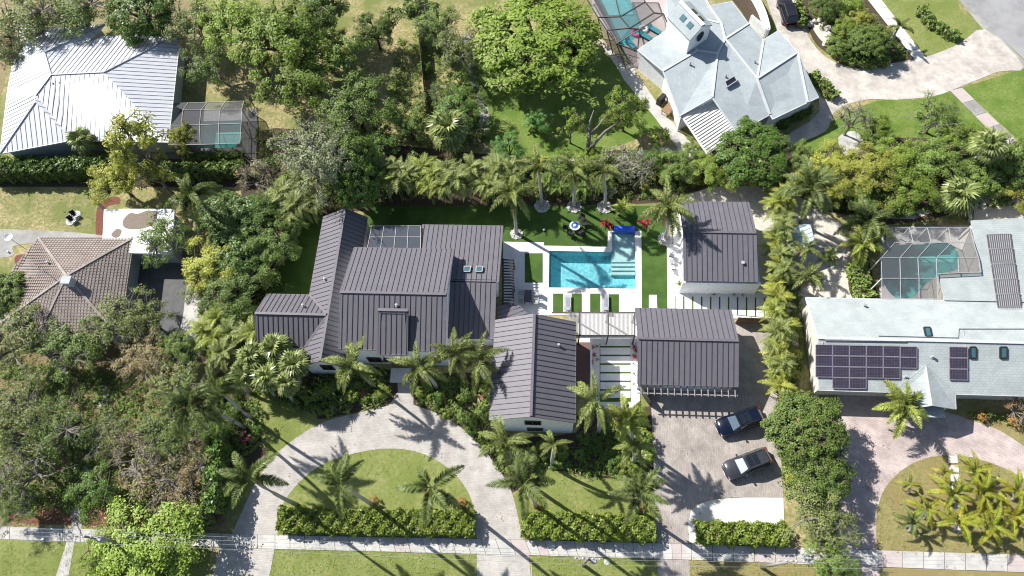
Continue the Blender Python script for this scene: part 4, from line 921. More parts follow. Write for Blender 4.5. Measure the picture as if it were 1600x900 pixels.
cl = ['coconut palm by the far end of the island stepping stones','small coconut palm left of the first stepping stones','tiny slender palm alone on the tan grass at the left','coconut palm spreading over the left of the stepping stones','coconut palm right of the middle stepping stones','golden coconut palm left of the stepping stone path','dark coconut palm nearest the sidewalk at the left','large coconut palm over the lower stepping stones','coconut palm right of the lower stepping stones','coconut palm at the right edge of the round island','broad green palm at the top right of the island']
for i, (x, y, s, n) in enumerate(((1520,737,.85,8),(1473,741,.5,7),(1420,757,.45,6),(1484,772,.9,8),(1529,772,.95,8),(1446,797,.78,8),(1422,817,.75,9),(1493,815,1.0,8),(1541,822,1.0,8),(1577,806,.95,8),(1583,768,.95,8))):
    palm(x, y, x-2, y+13, cl[i], kind='coco', n=n, sc=s, leaf='dpalm' if i in (6,) else 'coco', hmin=1.2, hmax=4.5, elev=(-5,62), shaft=False, tr=.13, group='coconut palms on the right island')
# ---- areca hedges: each clump a thing
gl_ = 'areca palms along the rear edge of the turf'
def areca(x, y, sc, label, group, n=15, leaf='areca', sh=2.2):
    z = sh+.8; p = P(x, y, z); tuft((p.x,p.y,0), 'areca', n, sc, leaf, label, 'palm', 'areca_palm', group, (20,78), stems=4, sh=sh)
for k in range(13):
    for r in range(2): areca(597+k*17+random.uniform(-8,8), 262+r*21+random.uniform(-8,6), random.uniform(.8,1.15), 'yellow green areca palm in the long screen behind the turf', gl_, random.randint(9,14), random.choice(('areca','palm','palm')), random.uniform(3.0,4.6))
for k in range(8): areca(815+k*19+random.uniform(-5,5), 284+random.uniform(-6,6), .75, 'smaller areca palm in the mixed planting behind the stone rings', 'areca palms behind the stone rings', 10, random.choice(('areca','mid')), 1.4)
for k in range(30):
    x = 1222+random.uniform(-9,9)-k*.2; areca(x, 300+k*10.2+random.uniform(-5,5), random.uniform(.65,.95), 'golden areca palm in the right boundary hedge', 'areca palms in the right boundary hedge', random.randint(9,14), random.choice(('areca','palm','yellow')), random.uniform(1.8,3.2))
for x, y in ((440,300),(470,288),(462,318),(425,322),(490,310),(448,335)): areca(x, y, 1.15, 'olive areca palm clump beyond the upper left corner of the house', 'areca clumps at the upper left corner of the house', 13, 'palm', 2.6)
for x, y in ((340,495),(360,520),(335,530),(372,490),(395,520),(350,550),(318,515)): areca(x, y, 1.1, 'bright green areca clump left of the house', 'areca clumps left of the house', 13, random.choice(('palm','mid','areca')), 2.2)
areca(974,322,.7,'arching areca palm behind the cobalt blue spa wall',None,14,'areca',.6)
# ---- broadleaf trees, one by one
T = [
 (405,88,34,'tuft','mid','green tree at the left edge of the upper dry lawn',.9), (585,45,34,'tuft','mid','small feathery tree near the top of the dry lawn',1.0), (505,75,44,'tuft','yellow','yellow green feathery crown among the top trees',.95), (520,205,36,'tuft','mid','dim green tree between grey tree and olive tree',.8), (640,200,26,'tuft','mid','bushy tree at the foot of the wooden fence',.9), (690,150,26,'oak','mid','low tree right of the wooden fence end',.9), (1085,235,22,'tuft','mid','green bush tree at the tip of the patio cover',.8),
 (836,60,104,'dense','bright','huge round bright green tree on the upper lawn',.5), (1177,240,60,'dense','dark','dense dark green tree under the slatted patio cover',.6),
 (1262,672,66,'dense','mid','dense green tree left of the pink driveway',.7), (1283,745,52,'dense','mid','dense round tree beside the two parked cars',.75), (1285,815,62,'oak','oak','grey twigged oak over the right end of the sidewalk',.7), (1300,875,40,'tuft','mid','small dark tree at the bottom right driveway',.9),
 (225,872,85,'tuft','bright','bright green bushy tree on the lower left verge',.6), (160,865,45,'tuft','bright','smaller bright green tree left of the verge bush',.7),
 (45,25,62,'oak','oak','grey green oak in the top left corner',.8), (120,15,55,'oak','mid','dim green oak above the white metal roof',.8), (222,22,52,'dense','dark','very dark dense tree right of the top left oaks',.9), (5,75,40,'oak','oak','oak overlapping the left end of the white metal roof',.8),
 (300,30,50,'oak','oak','oak with pale limbs above the pool cage',.9), (325,95,42,'oak','mid','oak casting its shade on the lawn by the white roof',.8), (370,35,62,'tuft','bright','feathery light green tree second from the dark tree',.9),
 (440,55,78,'tuft','bright','broad feathery light green tree at the top',.85), (500,20,55,'tuft','mid','feathery tree at the top edge by the trunk',1.0), (470,120,58,'tuft','bright','light green tree leaning above the dry lawn',.9), (553,165,60,'tuft','mid','olive green tree in the middle of the dry lawn',.8), (540,85,40,'open','mid','thin crowned tree showing its bare trunk',1.2), 
 (680,40,45,'oak','mid','dark green tree straddling the wooden fence',.9), (720,75,46,'oak','oak','grey limbed tree right of the wooden fence',1.0), (645,10,40,'open','mid','sparse tree at the top end of the fence',1.0), (720,165,38,'tuft','dark','dark green bush tree above the pale fan palm',.8),
 (892,192,26,'open','bright','thin leaf cluster left of the pale forked limbs',1.6), (978,172,38,'tuft','bright','small bright crown beside the forked pale limbs',1.1), (838,188,22,'tuft','emer','blue green tree leaning beside the bright lawn',1.0), (795,232,28,'tuft','emer','low blue green tree behind the areca screen',1.0), (1030,212,18,'shrub','bright','round bright shrub tree by the pale patio',.8),
 (205,225,62,'open','yellow','yellow green tree overhanging the white roof corner',1.15), (180,280,40,'tuft','yellow','yellow green lower crown across the dark hedge',.9), (285,215,26,'tuft','yellow','small yellow green crown at the pool cage corner',1.1), (240,270,36,'open','yellow','yellow green branch crown above the white flat roof',1.2), (120,240,1,'shrub','dark','',.1),
 (480,225,52,'bare','silver','grey leafless looking tree below the dry lawn',.9), (505,250,58,'oak','silver','silvery oak above the upper left house corner',1.45), (550,250,42,'dense','mid','dense green tree left of the areca screen',1.45), (400,275,36,'bare','brown','bare brownish tree between hedge and silvery oak',.9), (560,290,40,'dense','dark','dark glossy tree at the left of the areca screen',1.45), (585,225,36,'tuft','dark','dark tree below the olive tree',.8),
 (255,372,42,'oak','mid','green tree overhanging the white flat roof',1.1), (350,335,45,'dense','dark','very dark tree right of the leaning palm',.7), (395,345,52,'dense','dark','dark tree filling the gap left of the house',.7), (375,395,56,'dense','dark','dark tree beside the turf strip left of the house',.65), (330,415,48,'tuft','yellow','yellow green tree over the shaded side driveway',.8), (425,390,44,'tuft','mid','tree with bare twigs beside the left roof',.9), (365,450,46,'tuft','mid','leafy green tree left of the roof ridge end',.8), (310,450,30,'oak','oak','pale twigged small tree at the driveway bend',.9), (440,355,36,'tuft','mid','green tree at the turf strip upper left',.8),
 (180,500,50,'oak','oak','oak spreading over the lower tile roof corner',.8), (225,495,40,'oak','oak','oak crown at the right tile roof corner',.85), (15,460,40,'dense','mid','dark green tree at the left image edge by the tile roof',.8), (30,530,60,'oak','oak','broad oak below the tile roof at the left edge',.75), (105,545,52,'oak','mid','oak in front of the tile roof eave',.75), (225,560,46,'oak','brown','tan leaved oak beside the shaded driveway',.8), (20,650,58,'oak','oak','oak on the left edge with pale bare limbs',.8), (85,670,56,'oak','mid','leafy oak left of the curved path bend',.75), (275,600,45,'oak','oak','oak above the long leaning palm',.8), (270,680,56,'oak','mid','oak left of the tall front palm',.75), (40,735,56,'bare','oak','grey bare limbed oak at the lower left',.85), (25,795,36,'oak','mid','oak at the left end of the sidewalk',.8), (145,770,40,'tuft','dark','dark palm like bush tree by the red mulch',.8), (240,745,58,'bare','brown','tan twiggy tree at the lower left hedge',.75), (285,775,48,'bare','brown','tan twiggy tree nearest the sidewalk',.75), (215,700,44,'bare','brown','tan twiggy tree right of the curved path',.8), (300,720,44,'oak','brown','tan oak beside the dark tall hedge',.75), (330,660,36,'tuft','mid','green bush tree beside the leaning trunks',.9), (280,545,34,'tuft','mid','green tree at the end of the shaded driveway',.9), (170,680,38,'oak','oak','small oak inside the path curve',.8),
 (1335,185,34,'bare','silver','grey bare tree by the cream driveway',1.0), (1465,182,44,'oak','mid','green tree beside the cream driveway lawn',.75), (1370,200,26,'tuft','bright','bright green small tree right of the bare tree',.9), (1355,270,52,'tuft','yellow','yellow green leafy tree behind the pool cage yard',.75), (1405,255,46,'tuft','bright','bright green tree in the middle of right rear planting',.75), (1300,265,46,'tuft','yellow','yellow green tree above the white trunked palm',.8), (1420,295,46,'tuft','bright','green tree above the curved garden path',.75), (1465,250,46,'tuft','mid','mid green tree left of leaning fan palm',.8), (1585,250,46,'tuft','mid','green tree at the right image edge',.8), (1260,250,32,'tuft','mid','green tree right of the dark dense tree',.9), (1535,275,40,'dense','mid','dark tree under the leaning fan palm',.7), (1505,215,34,'tuft','bright','bright small tree at the concrete walk',.8), (1590,300,30,'tuft','yellow','yellow green tree above the gravel yard',.8), (1340,305,36,'tuft','mid','low green tree above the feathery palms',.8), (1380,240,32,'tuft','mid','leafy tree near the round stone seat',.8), (1250,285,30,'tuft','yellow','yellow green tree by the areca hedge top',.9),
 (1360,62,34,'dense','mid','round dark shrub tree in the top right bed',.7), (1325,45,24,'tuft','bright','light green bush tree in the top right bed',.8), (1345,30,22,'tuft','yellow','yellow green bush tree near the concrete walk',.8), (1312,70,20,'tuft','mid','low green bush tree at the bed curve',.8), (1290,10,26,'tuft','mid','green bush tree beside the dark car',.8), (1330,5,22,'tuft','bright','bright bush tree at the top edge of the bed',.8),
 (1592,640,26,'bare','rust','rusty leaved shrub tree at the right lawn',.9), (965,250,34,'bare','silver','whitish twiggy shrub tree behind the spa wall',.8), (1000,262,34,'bare','silver','second whitish twiggy shrub tree near the bushy palm',.8), (1060,260,34,'tuft','mid','green tree behind the bushy palm',.8), (1110,265,34,'tuft','bright','bright green bush tree above the pool house patio',.8), (1025,250,26,'tuft','dark','spiky dark bush tree by the grey path',.8), (880,255,26,'tuft','mid','green bush tree below the bright lawn',.8), (920,248,24,'tuft','bright','bright bush tree at the foot of forked limbs',.8), (1150,275,28,'tuft','yellow','yellow green bush tree at the patio top',.8), (1195,280,24,'tuft','yellow','yellow bush tree right of the patio top',.8)]
for a_ in T:
    if a_[2] > 5: tree(a_[0], a_[1], a_[2]*1.02, a_[3], a_[4], a_[5], a_[6], name='oak_tree' if 'oak' in a_[5] and 'oaks' not in a_[5] else ('tree' if 'shrub' not in a_[5] else 'shrub'), cat='tree', bark='bark' if a_[3] in ('oak','bare','open') else 'barkb')
# bare forked limbs on the upper lawn
for px, label in (((912,258,5.5),'pale forked bare trunk rising from the upper lawn edge'),):
    b = P(911,264,0); t = thing('forked_trunk', label, 'tree trunk', b)
    part('limb', MB().tube([b, P(917,240,1.6), P(921,212,3.0), P(922,190,4.4), P(928,172,5.6)], [.34,.28,.22,.15,.06], 7).tube([P(918,236,1.8), P(936,216,3.4), P(946,205,4.2), P(962,194,5.2)], [.26,.21,.16,.06], 6).tube([P(921,210,3.1), P(934,198,4.2), P(947,182,5.4)], [.17,.12,.05], 6).tube([P(920,205,3.4), P(908,190,4.8), P(900,178,5.6)], [.13,.09,.04], 6), M['bark'], t, smooth=True)
# ---- hedges
def hedge(pts, w, h, leaf, label, z=0, dens=150, size=.17, name='hedge', group=None):
    ws = [P(x, y, h*.6) for x, y in pts]; ws = [V(p.x, p.y, 0) for p in ws]; c = sum(ws, Vector())/len(ws); t = thing(name, label, 'hedge', c, group)
    C, N = [], []; core = MB()
    for a, b in zip(ws[:-1], ws[1:]):
        L = (b-a).length; n = int(L*(w+1.2*h)*dens*.62); d = (b-a)/L; s = V(-d.y, d.x, 0)
        u = rng.random(n)*(L+w*.3)-w*.15; face = rng.random(n); v_ = rng.uniform(-.5,.5,n)*w; zz = np.full(n, h)
        sd = face > (w/(w+1.2*h)); v_[sd] = np.sign(v_[sd])*w*.5; zz[sd] = rng.random(sd.sum())*h
        lump = .16*np.sin(u*3.1+v_*2)+.12*np.sin(u*5.3-v_*4.1+1)
        nz = np.where(sd, .3, 1.0); nv = np.where(sd, np.sign(v_), 0)
        v_ = v_+np.where(sd, lump*np.sign(v_), 0)+rng.normal(size=n)*.07; zz = zz+np.where(sd, 0, lump)+rng.normal(size=n)*.09
        pos = np.array(a)+np.outer(u, d)+np.outer(v_, s)+np.outer(zz, [0,0,1]); C.append(pos); N.append(unit(np.outer(nv, s)+np.outer(nz, [0,0,1])+rng.normal(size=(n,3))*.6))
        core.box((a+b)/2+V(0,0,h*.43), (L, w*.78, h*.84), axes=(d, s, V(0,0,1)))
    C = np.concatenate(C)-np.array(c); N = np.concatenate(N)
    link('foliage', np_mesh('foliage', leaves(C, N, np.full(len(C), size), .6), 4), t, m=LF[leaf]); part('branches', core, M['barkb'], t)
hedge([(440,812),(590,816),(738,818)], 2.1, 1.3, 'hedge', 'long clipped hedge closing the round driveway island', size=.125, dens=330)
hedge([(820,820),(1018,826)], 2.2, 1.3, 'hedge', 'clipped hedge in front of the middle lawn', size=.125, dens=330)
hedge([(1090,832),(1225,836)], 1.8, 1.3, 'hedge', 'clipped hedge below the white parking pad', size=.125, dens=330)
hedge([(-20,268),(80,266),(170,262)], 1.6, 2.4, 'dark', 'tall clipped hedge below the white metal roof')
hedge([(215,266),(300,268),(380,264)], 1.2, 2.2, 'mid', 'clipped hedge strip below the pool cage'); hedge([(-20,252),(90,255),(165,252)], .9, 1.4, 'mid', 'low hedge row along the white roofed house')
hedge([(290,247),(380,243)], .9, 1.2, 'mid', 'low hedge row right under the pool cage')
hedge([(342,670),(338,740),(332,800)], 1.3, 3.2, 'dark', 'tall dark hedge left of the round driveway'); hedge([(235,812),(330,806)], 1.4, 2.0, 'mid', 'clipped hedge corner above the left sidewalk')
hedge([(1250,40),(1256,28),(1246,5)], .8, .9, 'mid', 'low hedge beside the dark car at the top'); hedge([(1302,60),(1298,75),(1320,92),(1352,100),(1385,97)], .8, .9, 'mid', 'curved low hedge edging the cream driveway')
hedge([(1268,118),(1288,135),(1304,150)], 1.2, 1.0, 'mid', 'short hedge at the corner of the grey shingled house'); hedge([(1215,195),(1240,180),(1265,170)], 1.0, .9, 'dark', 'dark hedge under the grey shingled house eave')
hedge([(1440,12),(1448,30),(1470,45),(1495,58)], 1.1, .8, 'mid', 'curved ground hedge on the verge lawn by the street')
hedge([(1338,415),(1345,440),(1352,462)], 1.9, .9, 'mid', 'low round hedge left of the kidney shaped pool')
# fences
def fence(a, b, n, h, label, m):
    A, B = P(*a), P(*b); t = thing('fence', label, 'fence', (A+B)/2); d = (B-A).normalized()
    for k in range(n+1): p = A.lerp(B, k/n); part('post', MB().box(p+V(0,0,h/2), (.12,.12,h)), m, t)
    for k in range(n):
        p, q = A.lerp(B, k/n), A.lerp(B, (k+1)/n); mb = MB(); L = (q-p).length; j = 0
        while j*.16 < L: mb.box(p+d*(j*.16+.08)+V(0,0,h/2), (.145,.03,h-.1+random.uniform(-.03,.03)), yaw=math.atan2(d.y,d.x)); j += 1
        part('board_panel', mb, m, t)
fence((650,-10), (668,180), 9, 1.9, 'brown wooden board fence running down between the upper gardens', M['wood'])
fence((1149,505), (1206,507), 3, 1.7, 'short brown wooden fence at the right of the garage', M['wood'])
fence((1495,640), (1495,641), 1, .3, 'tiny post beside the porch', M['wood']) if False else None
# ---- shrubs and flowers scattered in the beds
BEDS = []
def scatter(poly, n, r0, r1, lv, label, group, hk=1.0, avoid=()):
    BEDS.append((poly, lv)); xs = [p[0] for p in poly]; ys = [p[1] for p in poly]; k = 0; tries = 0; pts = []
    while k < n and tries < 6000:
        tries += 1; x, y = random.uniform(min(xs), max(xs)), random.uniform(min(ys), max(ys)); r = random.uniform(r0, r1)
        if not inpoly(x, y, poly) or any((x-a)**2+(y-b)**2 < (7*(r+c))**2 for a, b, c in pts): continue
        pts.append((x, y, r)); shrub(P(x, y, .4*r), r, random.choice(lv), label, group, hk); k += 1
scatter([(470,590),(510,584),(600,584),(612,612),(600,632),(545,642),(500,650),(460,640),(420,625),(400,612)], 20, .45, .85, ['mid','hedge','hedge','dark','palm'], 'rounded shrub in the bed left of the front walk', 'shrubs left of the front walk')
scatter([(646,590),(765,588),(765,680),(770,715),(740,682),(695,650),(652,630)], 19, .45, .85, ['mid','hedge','hedge','dark'], 'rounded shrub in the bed right of the front walk', 'shrubs right of the front walk')
scatter([(775,698),(895,698),(930,668),(1000,645),(1015,700),(1012,740),(930,748),(860,730),(800,735)], 28, .5, 1.1, ['dark','mid','dark','hedge'], 'leafy green shrub in the shaded bed below the gabled wing', 'shrubs below the gabled wing')
scatter([(765,690),(830,700),(860,720),(800,765),(775,725)], 7, .5, .9, ['mid','hedge','palm'], 'green shrub at the right curve of the round driveway', 'shrubs at the right driveway curve')
scatter([(330,600),(400,600),(410,690),(380,720),(345,690)], 9, .6, 1.2, ['dark','mid','oak'], 'dark shrub between leaning palm trunks and driveway', 'shrubs near the leaning trunks')
scatter([(590,300),(800,300),(830,310),(830,252),(740,245),(600,250)], 17, .7, 1.3, ['dark','mid','mid'], 'dark shrub growing between the areca palms', 'shrubs among the areca palms')
scatter([(820,262),(1040,245),(1060,300),(1000,315),(830,312)], 23, .6, 1.2, ['mid','yellow','bright','hedge','silver'], 'mixed green shrub behind the palms in stone rings', 'shrubs behind the stone rings')
scatter([(1050,250),(1210,262),(1215,288),(1110,286),(1050,300)], 12, .6, 1.1, ['yellow','mid','hedge'], 'yellow green shrub along the patio top edge', 'shrubs along the patio top edge')
scatter([(1250,240),(1560,230),(1600,320),(1400,340),(1270,320)], 22, .7, 1.5, ['mid','yellow','dark','bright'], 'green shrub in the planting behind the right pool cage', 'shrubs behind the right pool cage')
scatter([(1210,320),(1236,320),(1240,600),(1205,600)], 17, .5, .9, ['dark','mid','yellow'], 'low shrub under the right areca hedge', 'shrubs under the right areca hedge')
scatter([(1262,0),(1335,-5),(1395,60),(1425,92),(1340,98),(1298,80)], 17, .4, .9, ['mid','bright','yellow','dark'], 'small shrub in the curved bed at the top right', 'shrubs in the top right bed')
scatter([(620,60),(760,90),(760,230),(660,230),(600,180)], 11, .6, 1.3, ['dark','mid','oak'], 'woodland shrub beside the wooden fence', 'shrubs beside the wooden fence')
scatter([(400,200),(590,230),(590,320),(500,330),(400,300)], 12, .7, 1.4, ['dark','mid','silver'], 'woodland shrub beyond the upper left house corner', 'shrubs beyond the upper left house corner')
scatter([(300,420),(430,430),(400,560),(320,560)], 13, .7, 1.3, ['mid','dark','palm','hedge'], 'shrub in the thicket left of the house', 'shrubs left of the house')
scatter([(0,560),(240,590),(320,700),(230,800),(0,800)], 13, .6, 1.2, ['oak','mid','dark'], 'undergrowth shrub beneath the lower left oaks', 'shrubs beneath the oaks')
scatter([(330,410),(430,390),(440,460),(420,470)], 4, .6, 1.0, ['mid','dark'], 'dark shrub beside the left turf strip', 'shrubs beside the left turf strip')
scatter([(1215,600),(1240,600),(1235,780),(1224,770)], 4, .5, .8, ['yellow','mid'], 'shrub along the right kerb of the garage drive', 'shrubs along the garage drive')
scatter([(1505,648),(1575,645),(1600,660),(1580,668)], 4, .3, .6, ['rust','mid'], 'small rusty shrub near the right porch lawn', 'shrubs near the right porch lawn')
scatter([(1232,430),(1250,430),(1252,590),(1240,590)], 7, .25, .5, ['dpalm','mid','silver'], 'potted looking plant beside the wall of the solar panelled house', 'plants beside the solar panelled house')
C, N, S = [], [], []
for poly, lv in BEDS:
    xs = [p[0] for p in poly]; ys = [p[1] for p in poly]; area = (max(xs)-min(xs))*(max(ys)-min(ys))
    for _ in range(int(area*.030)):
        x, y = random.uniform(min(xs), max(xs)), random.uniform(min(ys), max(ys))
        if not inpoly(x, y, poly): continue
        n = random.randint(14, 30); r = random.uniform(.18,.5); p = np.array(P(x, y, 0)); d = rng.normal(size=(n,3))*r*.5; d[:,2] = np.abs(d[:,2])*1.1+.04
        C.append(p+d); N.append(unit(d*1.2+rng.normal(size=(n,3))*.3+np.array([0,0,.4]))); S.append(np.full(n, random.uniform(.07,.14)))
C = np.concatenate(C); gc = link('ground_cover', np_mesh('ground_cover', leaves(C, np.concatenate(N), np.concatenate(S), .5), 4), m=LF['mid']); gc['kind'] = 'stuff'
def litter(name, polys, m, k, smin, smax, h=.06):
    C, S = [], []
    for poly, z, dens in polys:
        xs = [p[0] for p in poly]; ys = [p[1] for p in poly]
        for _ in range(int((max(xs)-min(xs))*(max(ys)-min(ys))*dens)):
            x, y = random.uniform(min(xs), max(xs)), random.uniform(min(ys), max(ys))
            if inpoly(x, y, poly):
                p = np.array(P(x, y, z)); n = random.randint(1, k); C.append(p+rng.normal(size=(n,3))*np.array([.18,.18,0])+np.array([0,0,.02])+rng.random((n,1))*np.array([0,0,h])); S.append(rng.uniform(smin, smax, n))
    C = np.concatenate(C); N = unit(rng.normal(size=C.shape)*.5+np.array([0,0,1]))
    o = link(name, np_mesh(name, leaves(C, N, np.concatenate(S), .45), 4), m=m); o['kind'] = 'stuff'
litter('grass_tufts', [(ISL, .024, .03), ([(427,856),(745,861),(745,906),(419,906)], .014, .07), ([(830,866),(1028,871),(1028,906),(833,906)], .014, .08), ([(1078,873),(1340,882),(1345,906),(1079,906)], .014, .09), ([(800,778),(840,735),(1020,742),(1024,845),(816,840)], .018, .06), ([(0,850),(325,858),(325,906),(0,906)], .014, .07), (PISL, .032, .05), ([(300,120),(660,0),(660,200),(420,230)], .0, .05), ([(770,190),(1000,190),(900,250),(820,250)], .01, .06), ([(395,610),(440,625),(500,660),(440,700),(415,705)], .016, .07), ([(0,292),(160,292),(160,360),(0,360)], 0, .06), ([(1365,-10),(1480,-10),(1535,45),(1450,86)], .014, .04), ([(1502,137),(1600,107),(1600,220)], .014, .04), ([(1310,185),(1370,158),(1480,145),(1560,205),(1400,220)], .014, .04)], LF['grassl'], 4, .035, .075)
litter('fallen_leaves', [([(0,540),(250,525),(350,660),(350,820),(0,820)], .012, .16), ([(362,835),(412,735),(560,645),(700,654),(812,830),(743,800),(600,700),(480,740),(420,850)], .036, .0012), ([(1020,640),(1222,640),(1222,780),(1078,848),(1028,848)], .032, .001), ([(1345,660),(1600,720),(1380,760),(1340,880)], .03, .002), ([(0,822),(430,838),(430,858),(0,841)], .06, .008), ([(1080,852),(1600,868),(1600,893),(1080,874)], .06, .003), ([(400,200),(600,240),(600,320),(400,330)], .014, .06)], LF['fallen'], 3, .05, .12, .02)
def spiky(x, y, leaf, label, group, s=1.0, kind='cord', n=11, name='cordyline'): tuft(P(x, y, .2)*1.0-V(0,0,.2), kind, n, s, leaf, label, 'plant', name, group, (15,80), pn='leaf')
for x, y in ((926,543),(928,555),(925,566),(927,592),(991,543),(993,548),(992,558)): spiky(x, y, 'redl', 'red cordyline beside the white slab walk', 'cordylines beside the slab walk', .8)
for x, y in ((1106,454),(1124,455),(1140,455),(1153,455)): spiky(x, y, 'redl', 'red cordyline in the strip below the pool house', 'cordylines below the pool house', .9)
for x, y in ((943,350),(948,347),(953,352),(1003,349),(1008,353),(1012,347)): spiky(x, y, 'redl', 'crimson cordyline flanking the cobalt spa wall', 'cordylines by the spa wall', 1.2)
for x, y in ((760,618),(752,622),(567,616),(996,655),(380,680),(384,690),(390,684)): spiky(x, y, 'pinkl', 'magenta flowering plant in the dark front beds', 'magenta plants in the front beds', 1.1)
for x, y in ((933,541),(933,562),(990,555),(990,568),(991,584),(990,600),(1116,460),(1147,460),(1160,461)): spiky(x, y, 'mid', 'small green tuft in pale gravel by the slabs', 'green tufts by the slabs', .55)
for x, y in ((522,640),(535,632),(684,630),(545,645),(573,640),(1061,444)): spiky(x, y, 'fan', 'pale green spiky rosette at the driveway edge', 'spiky rosettes at the driveway edge', 1.0, 'agave', 12, 'agave')
for x, y, s in ((505,618,.6),(520,612,.55),(750,640,.6),(742,652,.55),(600,580,.45),(1360,48,.5),(1340,60,.5),(1295,405,.7),(1276,442,.5)): tuft(P(x, y, 0), 'banana', 10, s, 'palm' if s > .52 else 'mid', 'broad leaved tropical clump among the bed plants', 'plant', 'banana_plant', 'broad leaved clumps in the beds', (25,80), pn='leaf')
tuft(P(1293,406,0), 'areca', 14, .6, 'dpalm', 'round dark potted palm on the white terrace', 'palm', 'potted_palm', None, (15,75), z=.4)
# grass tufts of the lawn edges are left to the ground material
# ------------------------------------------------------------------ stone rings, furniture
for x, y, r in ((807,366,9.5),(847,322,12),(897,323,11.5),(945,324,11.5),(1040,374,12)):
    c = P(x, y, 0); rm = r*MPP(x, y); t = thing('stone_ring', 'white stone ring round a palm on the turf', 'stone ring', c, 'white stone rings on the turf')
    mb = MB()
    for k in range(90):
        a_ = random.uniform(0, 6.28); q = rm*math.sqrt(random.uniform(.06,1)); s = random.uniform(.10,.2); mb.box(c+V(q*math.cos(a_), q*math.sin(a_), .05+random.uniform(0,.05)), (s, s*.8, .12), yaw=random.uniform(0,3))
    part('pebble', mb, M['stonew'], t, 'stuff')
    part('gravel_bed', MB().lathe(c, [(rm,.0),(rm*.97,.045)], 18), M['stonew'], t)
for x, y in ((585,782),(722,785),(838,790),(997,792)): shrub(P(x,y,.2), .55, 'rust', 'dull reddish brown shrub at the foot of a tall front palm', 'reddish shrubs at the palm feet')
# fire bowl table and its chairs
c = P(898,357,0); t = thing('fire_table', 'round white table with a cobalt centre on the turf', 'table', c)
part('base', MB().lathe(c, [(.35,0),(.3,.3),(.4,.6)], 14), M['stonew'], t); part('rim', MB().lathe(c, [(.5,.58),(.62,.62),(.62,.72),(.44,.72),(.40,.66)], 20), M['white'], t)
part('bowl', MB().lathe(c+V(0,0,.67), [(.41,.0),(.40,.03)], 18), M['cobalt'], t); part('centre', MB().lathe(c+V(0,0,.70), [(.2,0),(.12,.12),(.02,.15)], 12), M['white'], t)
def chair_mesh(m, fm, name, label, cat, loc, rz, group, s=1.0):
    t = thing(name, label, cat, loc, group, rz)
    part('seat', MB().box((0,0,.42*s), (.55*s,.52*s,.07)), m, t, local=True); part('backrest', MB().box((0,.27*s,.72*s), (.55*s,.06,.55*s)), m, t, local=True)
    for i in (-1,1):
        part('armrest', MB().bar((i*.3*s,-.25*s,.6*s), (i*.3*s,.28*s,.62*s), .06, .04), fm, t, local=True)
        for j in (-1,1): part('leg', MB().tube([(i*.27*s,j*.25*s,0),(i*.27*s,j*.24*s,.42*s)], .025, 5), fm, t, local=True)
for x, y, a_ in ((884,358,1.4),(892,369,2.6),(908,367,-2.6),(912,352,-1.2),(908,344,-.6)): chair_mesh(M['dark'], M['dark'], 'garden_chair', 'black metal garden chair round the white and cobalt table', 'chair', P(x,y,0), a_, 'black chairs on the turf', 1.1)
# dining set under the deck
c = P(826,467,0); t = thing('dining_table', 'dark dining table on the white deck left of the turf squares', 'table', c+V(0,0,.05))
part('tabletop', MB().box(c+V(0,0,.78), (.95,1.5,.06)), M['gunm'], t)
for i in (-1,1):
    for j in (-1,1): part('leg', MB().box(c+V(i*.4,j*.65,.4), (.07,.07,.72)), M['dark'], t)
for i in (-1,1):
    for j in (-.5,.5): chair_mesh(M['grey'], M['grey'], 'dining_chair', 'grey metal dining chair at the dark deck table', 'chair', c+V(i*.85,j*1.0,.05), 1.57 if i < 0 else -1.57, 'grey dining chairs', 1.0)
# sun loungers on the white bays
for x, label in ((886,'striped sun lounger on the white bay between the left turf squares'),(945,'striped sun lounger on the white bay between the right turf squares')):
    c = P(x,475,.05); t = thing('sun_lounger', label, 'sun lounger', c, 'sun loungers by the pool')
    for k in range(8): part('slat', MB().box(c+V(-.33+k*.094,.25,.36), (.07,1.5,.03)), M['rail'], t)
    for i in (-1,1): part('side_rail', MB().box(c+V(i*.38,0,.33), (.05,2.0,.06)), M['white'], t)
    part('backrest', MB().bar(c+V(0,-.5,.37), c+V(0,-1.05,.75), .7, .05), M['rail'], t)
    for i in (-1,1):
        for j in (-.8,.85): part('leg', MB().box(c+V(i*.36,j,.15), (.05,.05,.3)), M['white'], t)
for x, y, a_ in ((1049,402,1.2),(1050,421,2.0)): chair_mesh(M['white'], M['dark'], 'patio_chair', 'white seat lounge chair on the patio left of the pool house' , 'chair', P(x,y,.04), a_, 'patio chairs by the pool house')
c = P(1049,411,.04); tb = thing('side_table', 'small round side table between the patio chairs', 'table', c); part('tabletop', MB().lathe(c, [(.28,.44),(.28,.48)], 14), M['grey'], tb); part('stem', MB().lathe(c, [(.18,0),(.04,.04),(.04,.44)], 8), M['grey'], tb)
solo('ball', MB().lathe(P(850,360), [(.03,0),(.12,.05),(.16,.14),(.12,.24),(.03,.28)], 10), M['white'], 'white ball lying alone on the turf', 'ball', P(850,360), smooth=True)
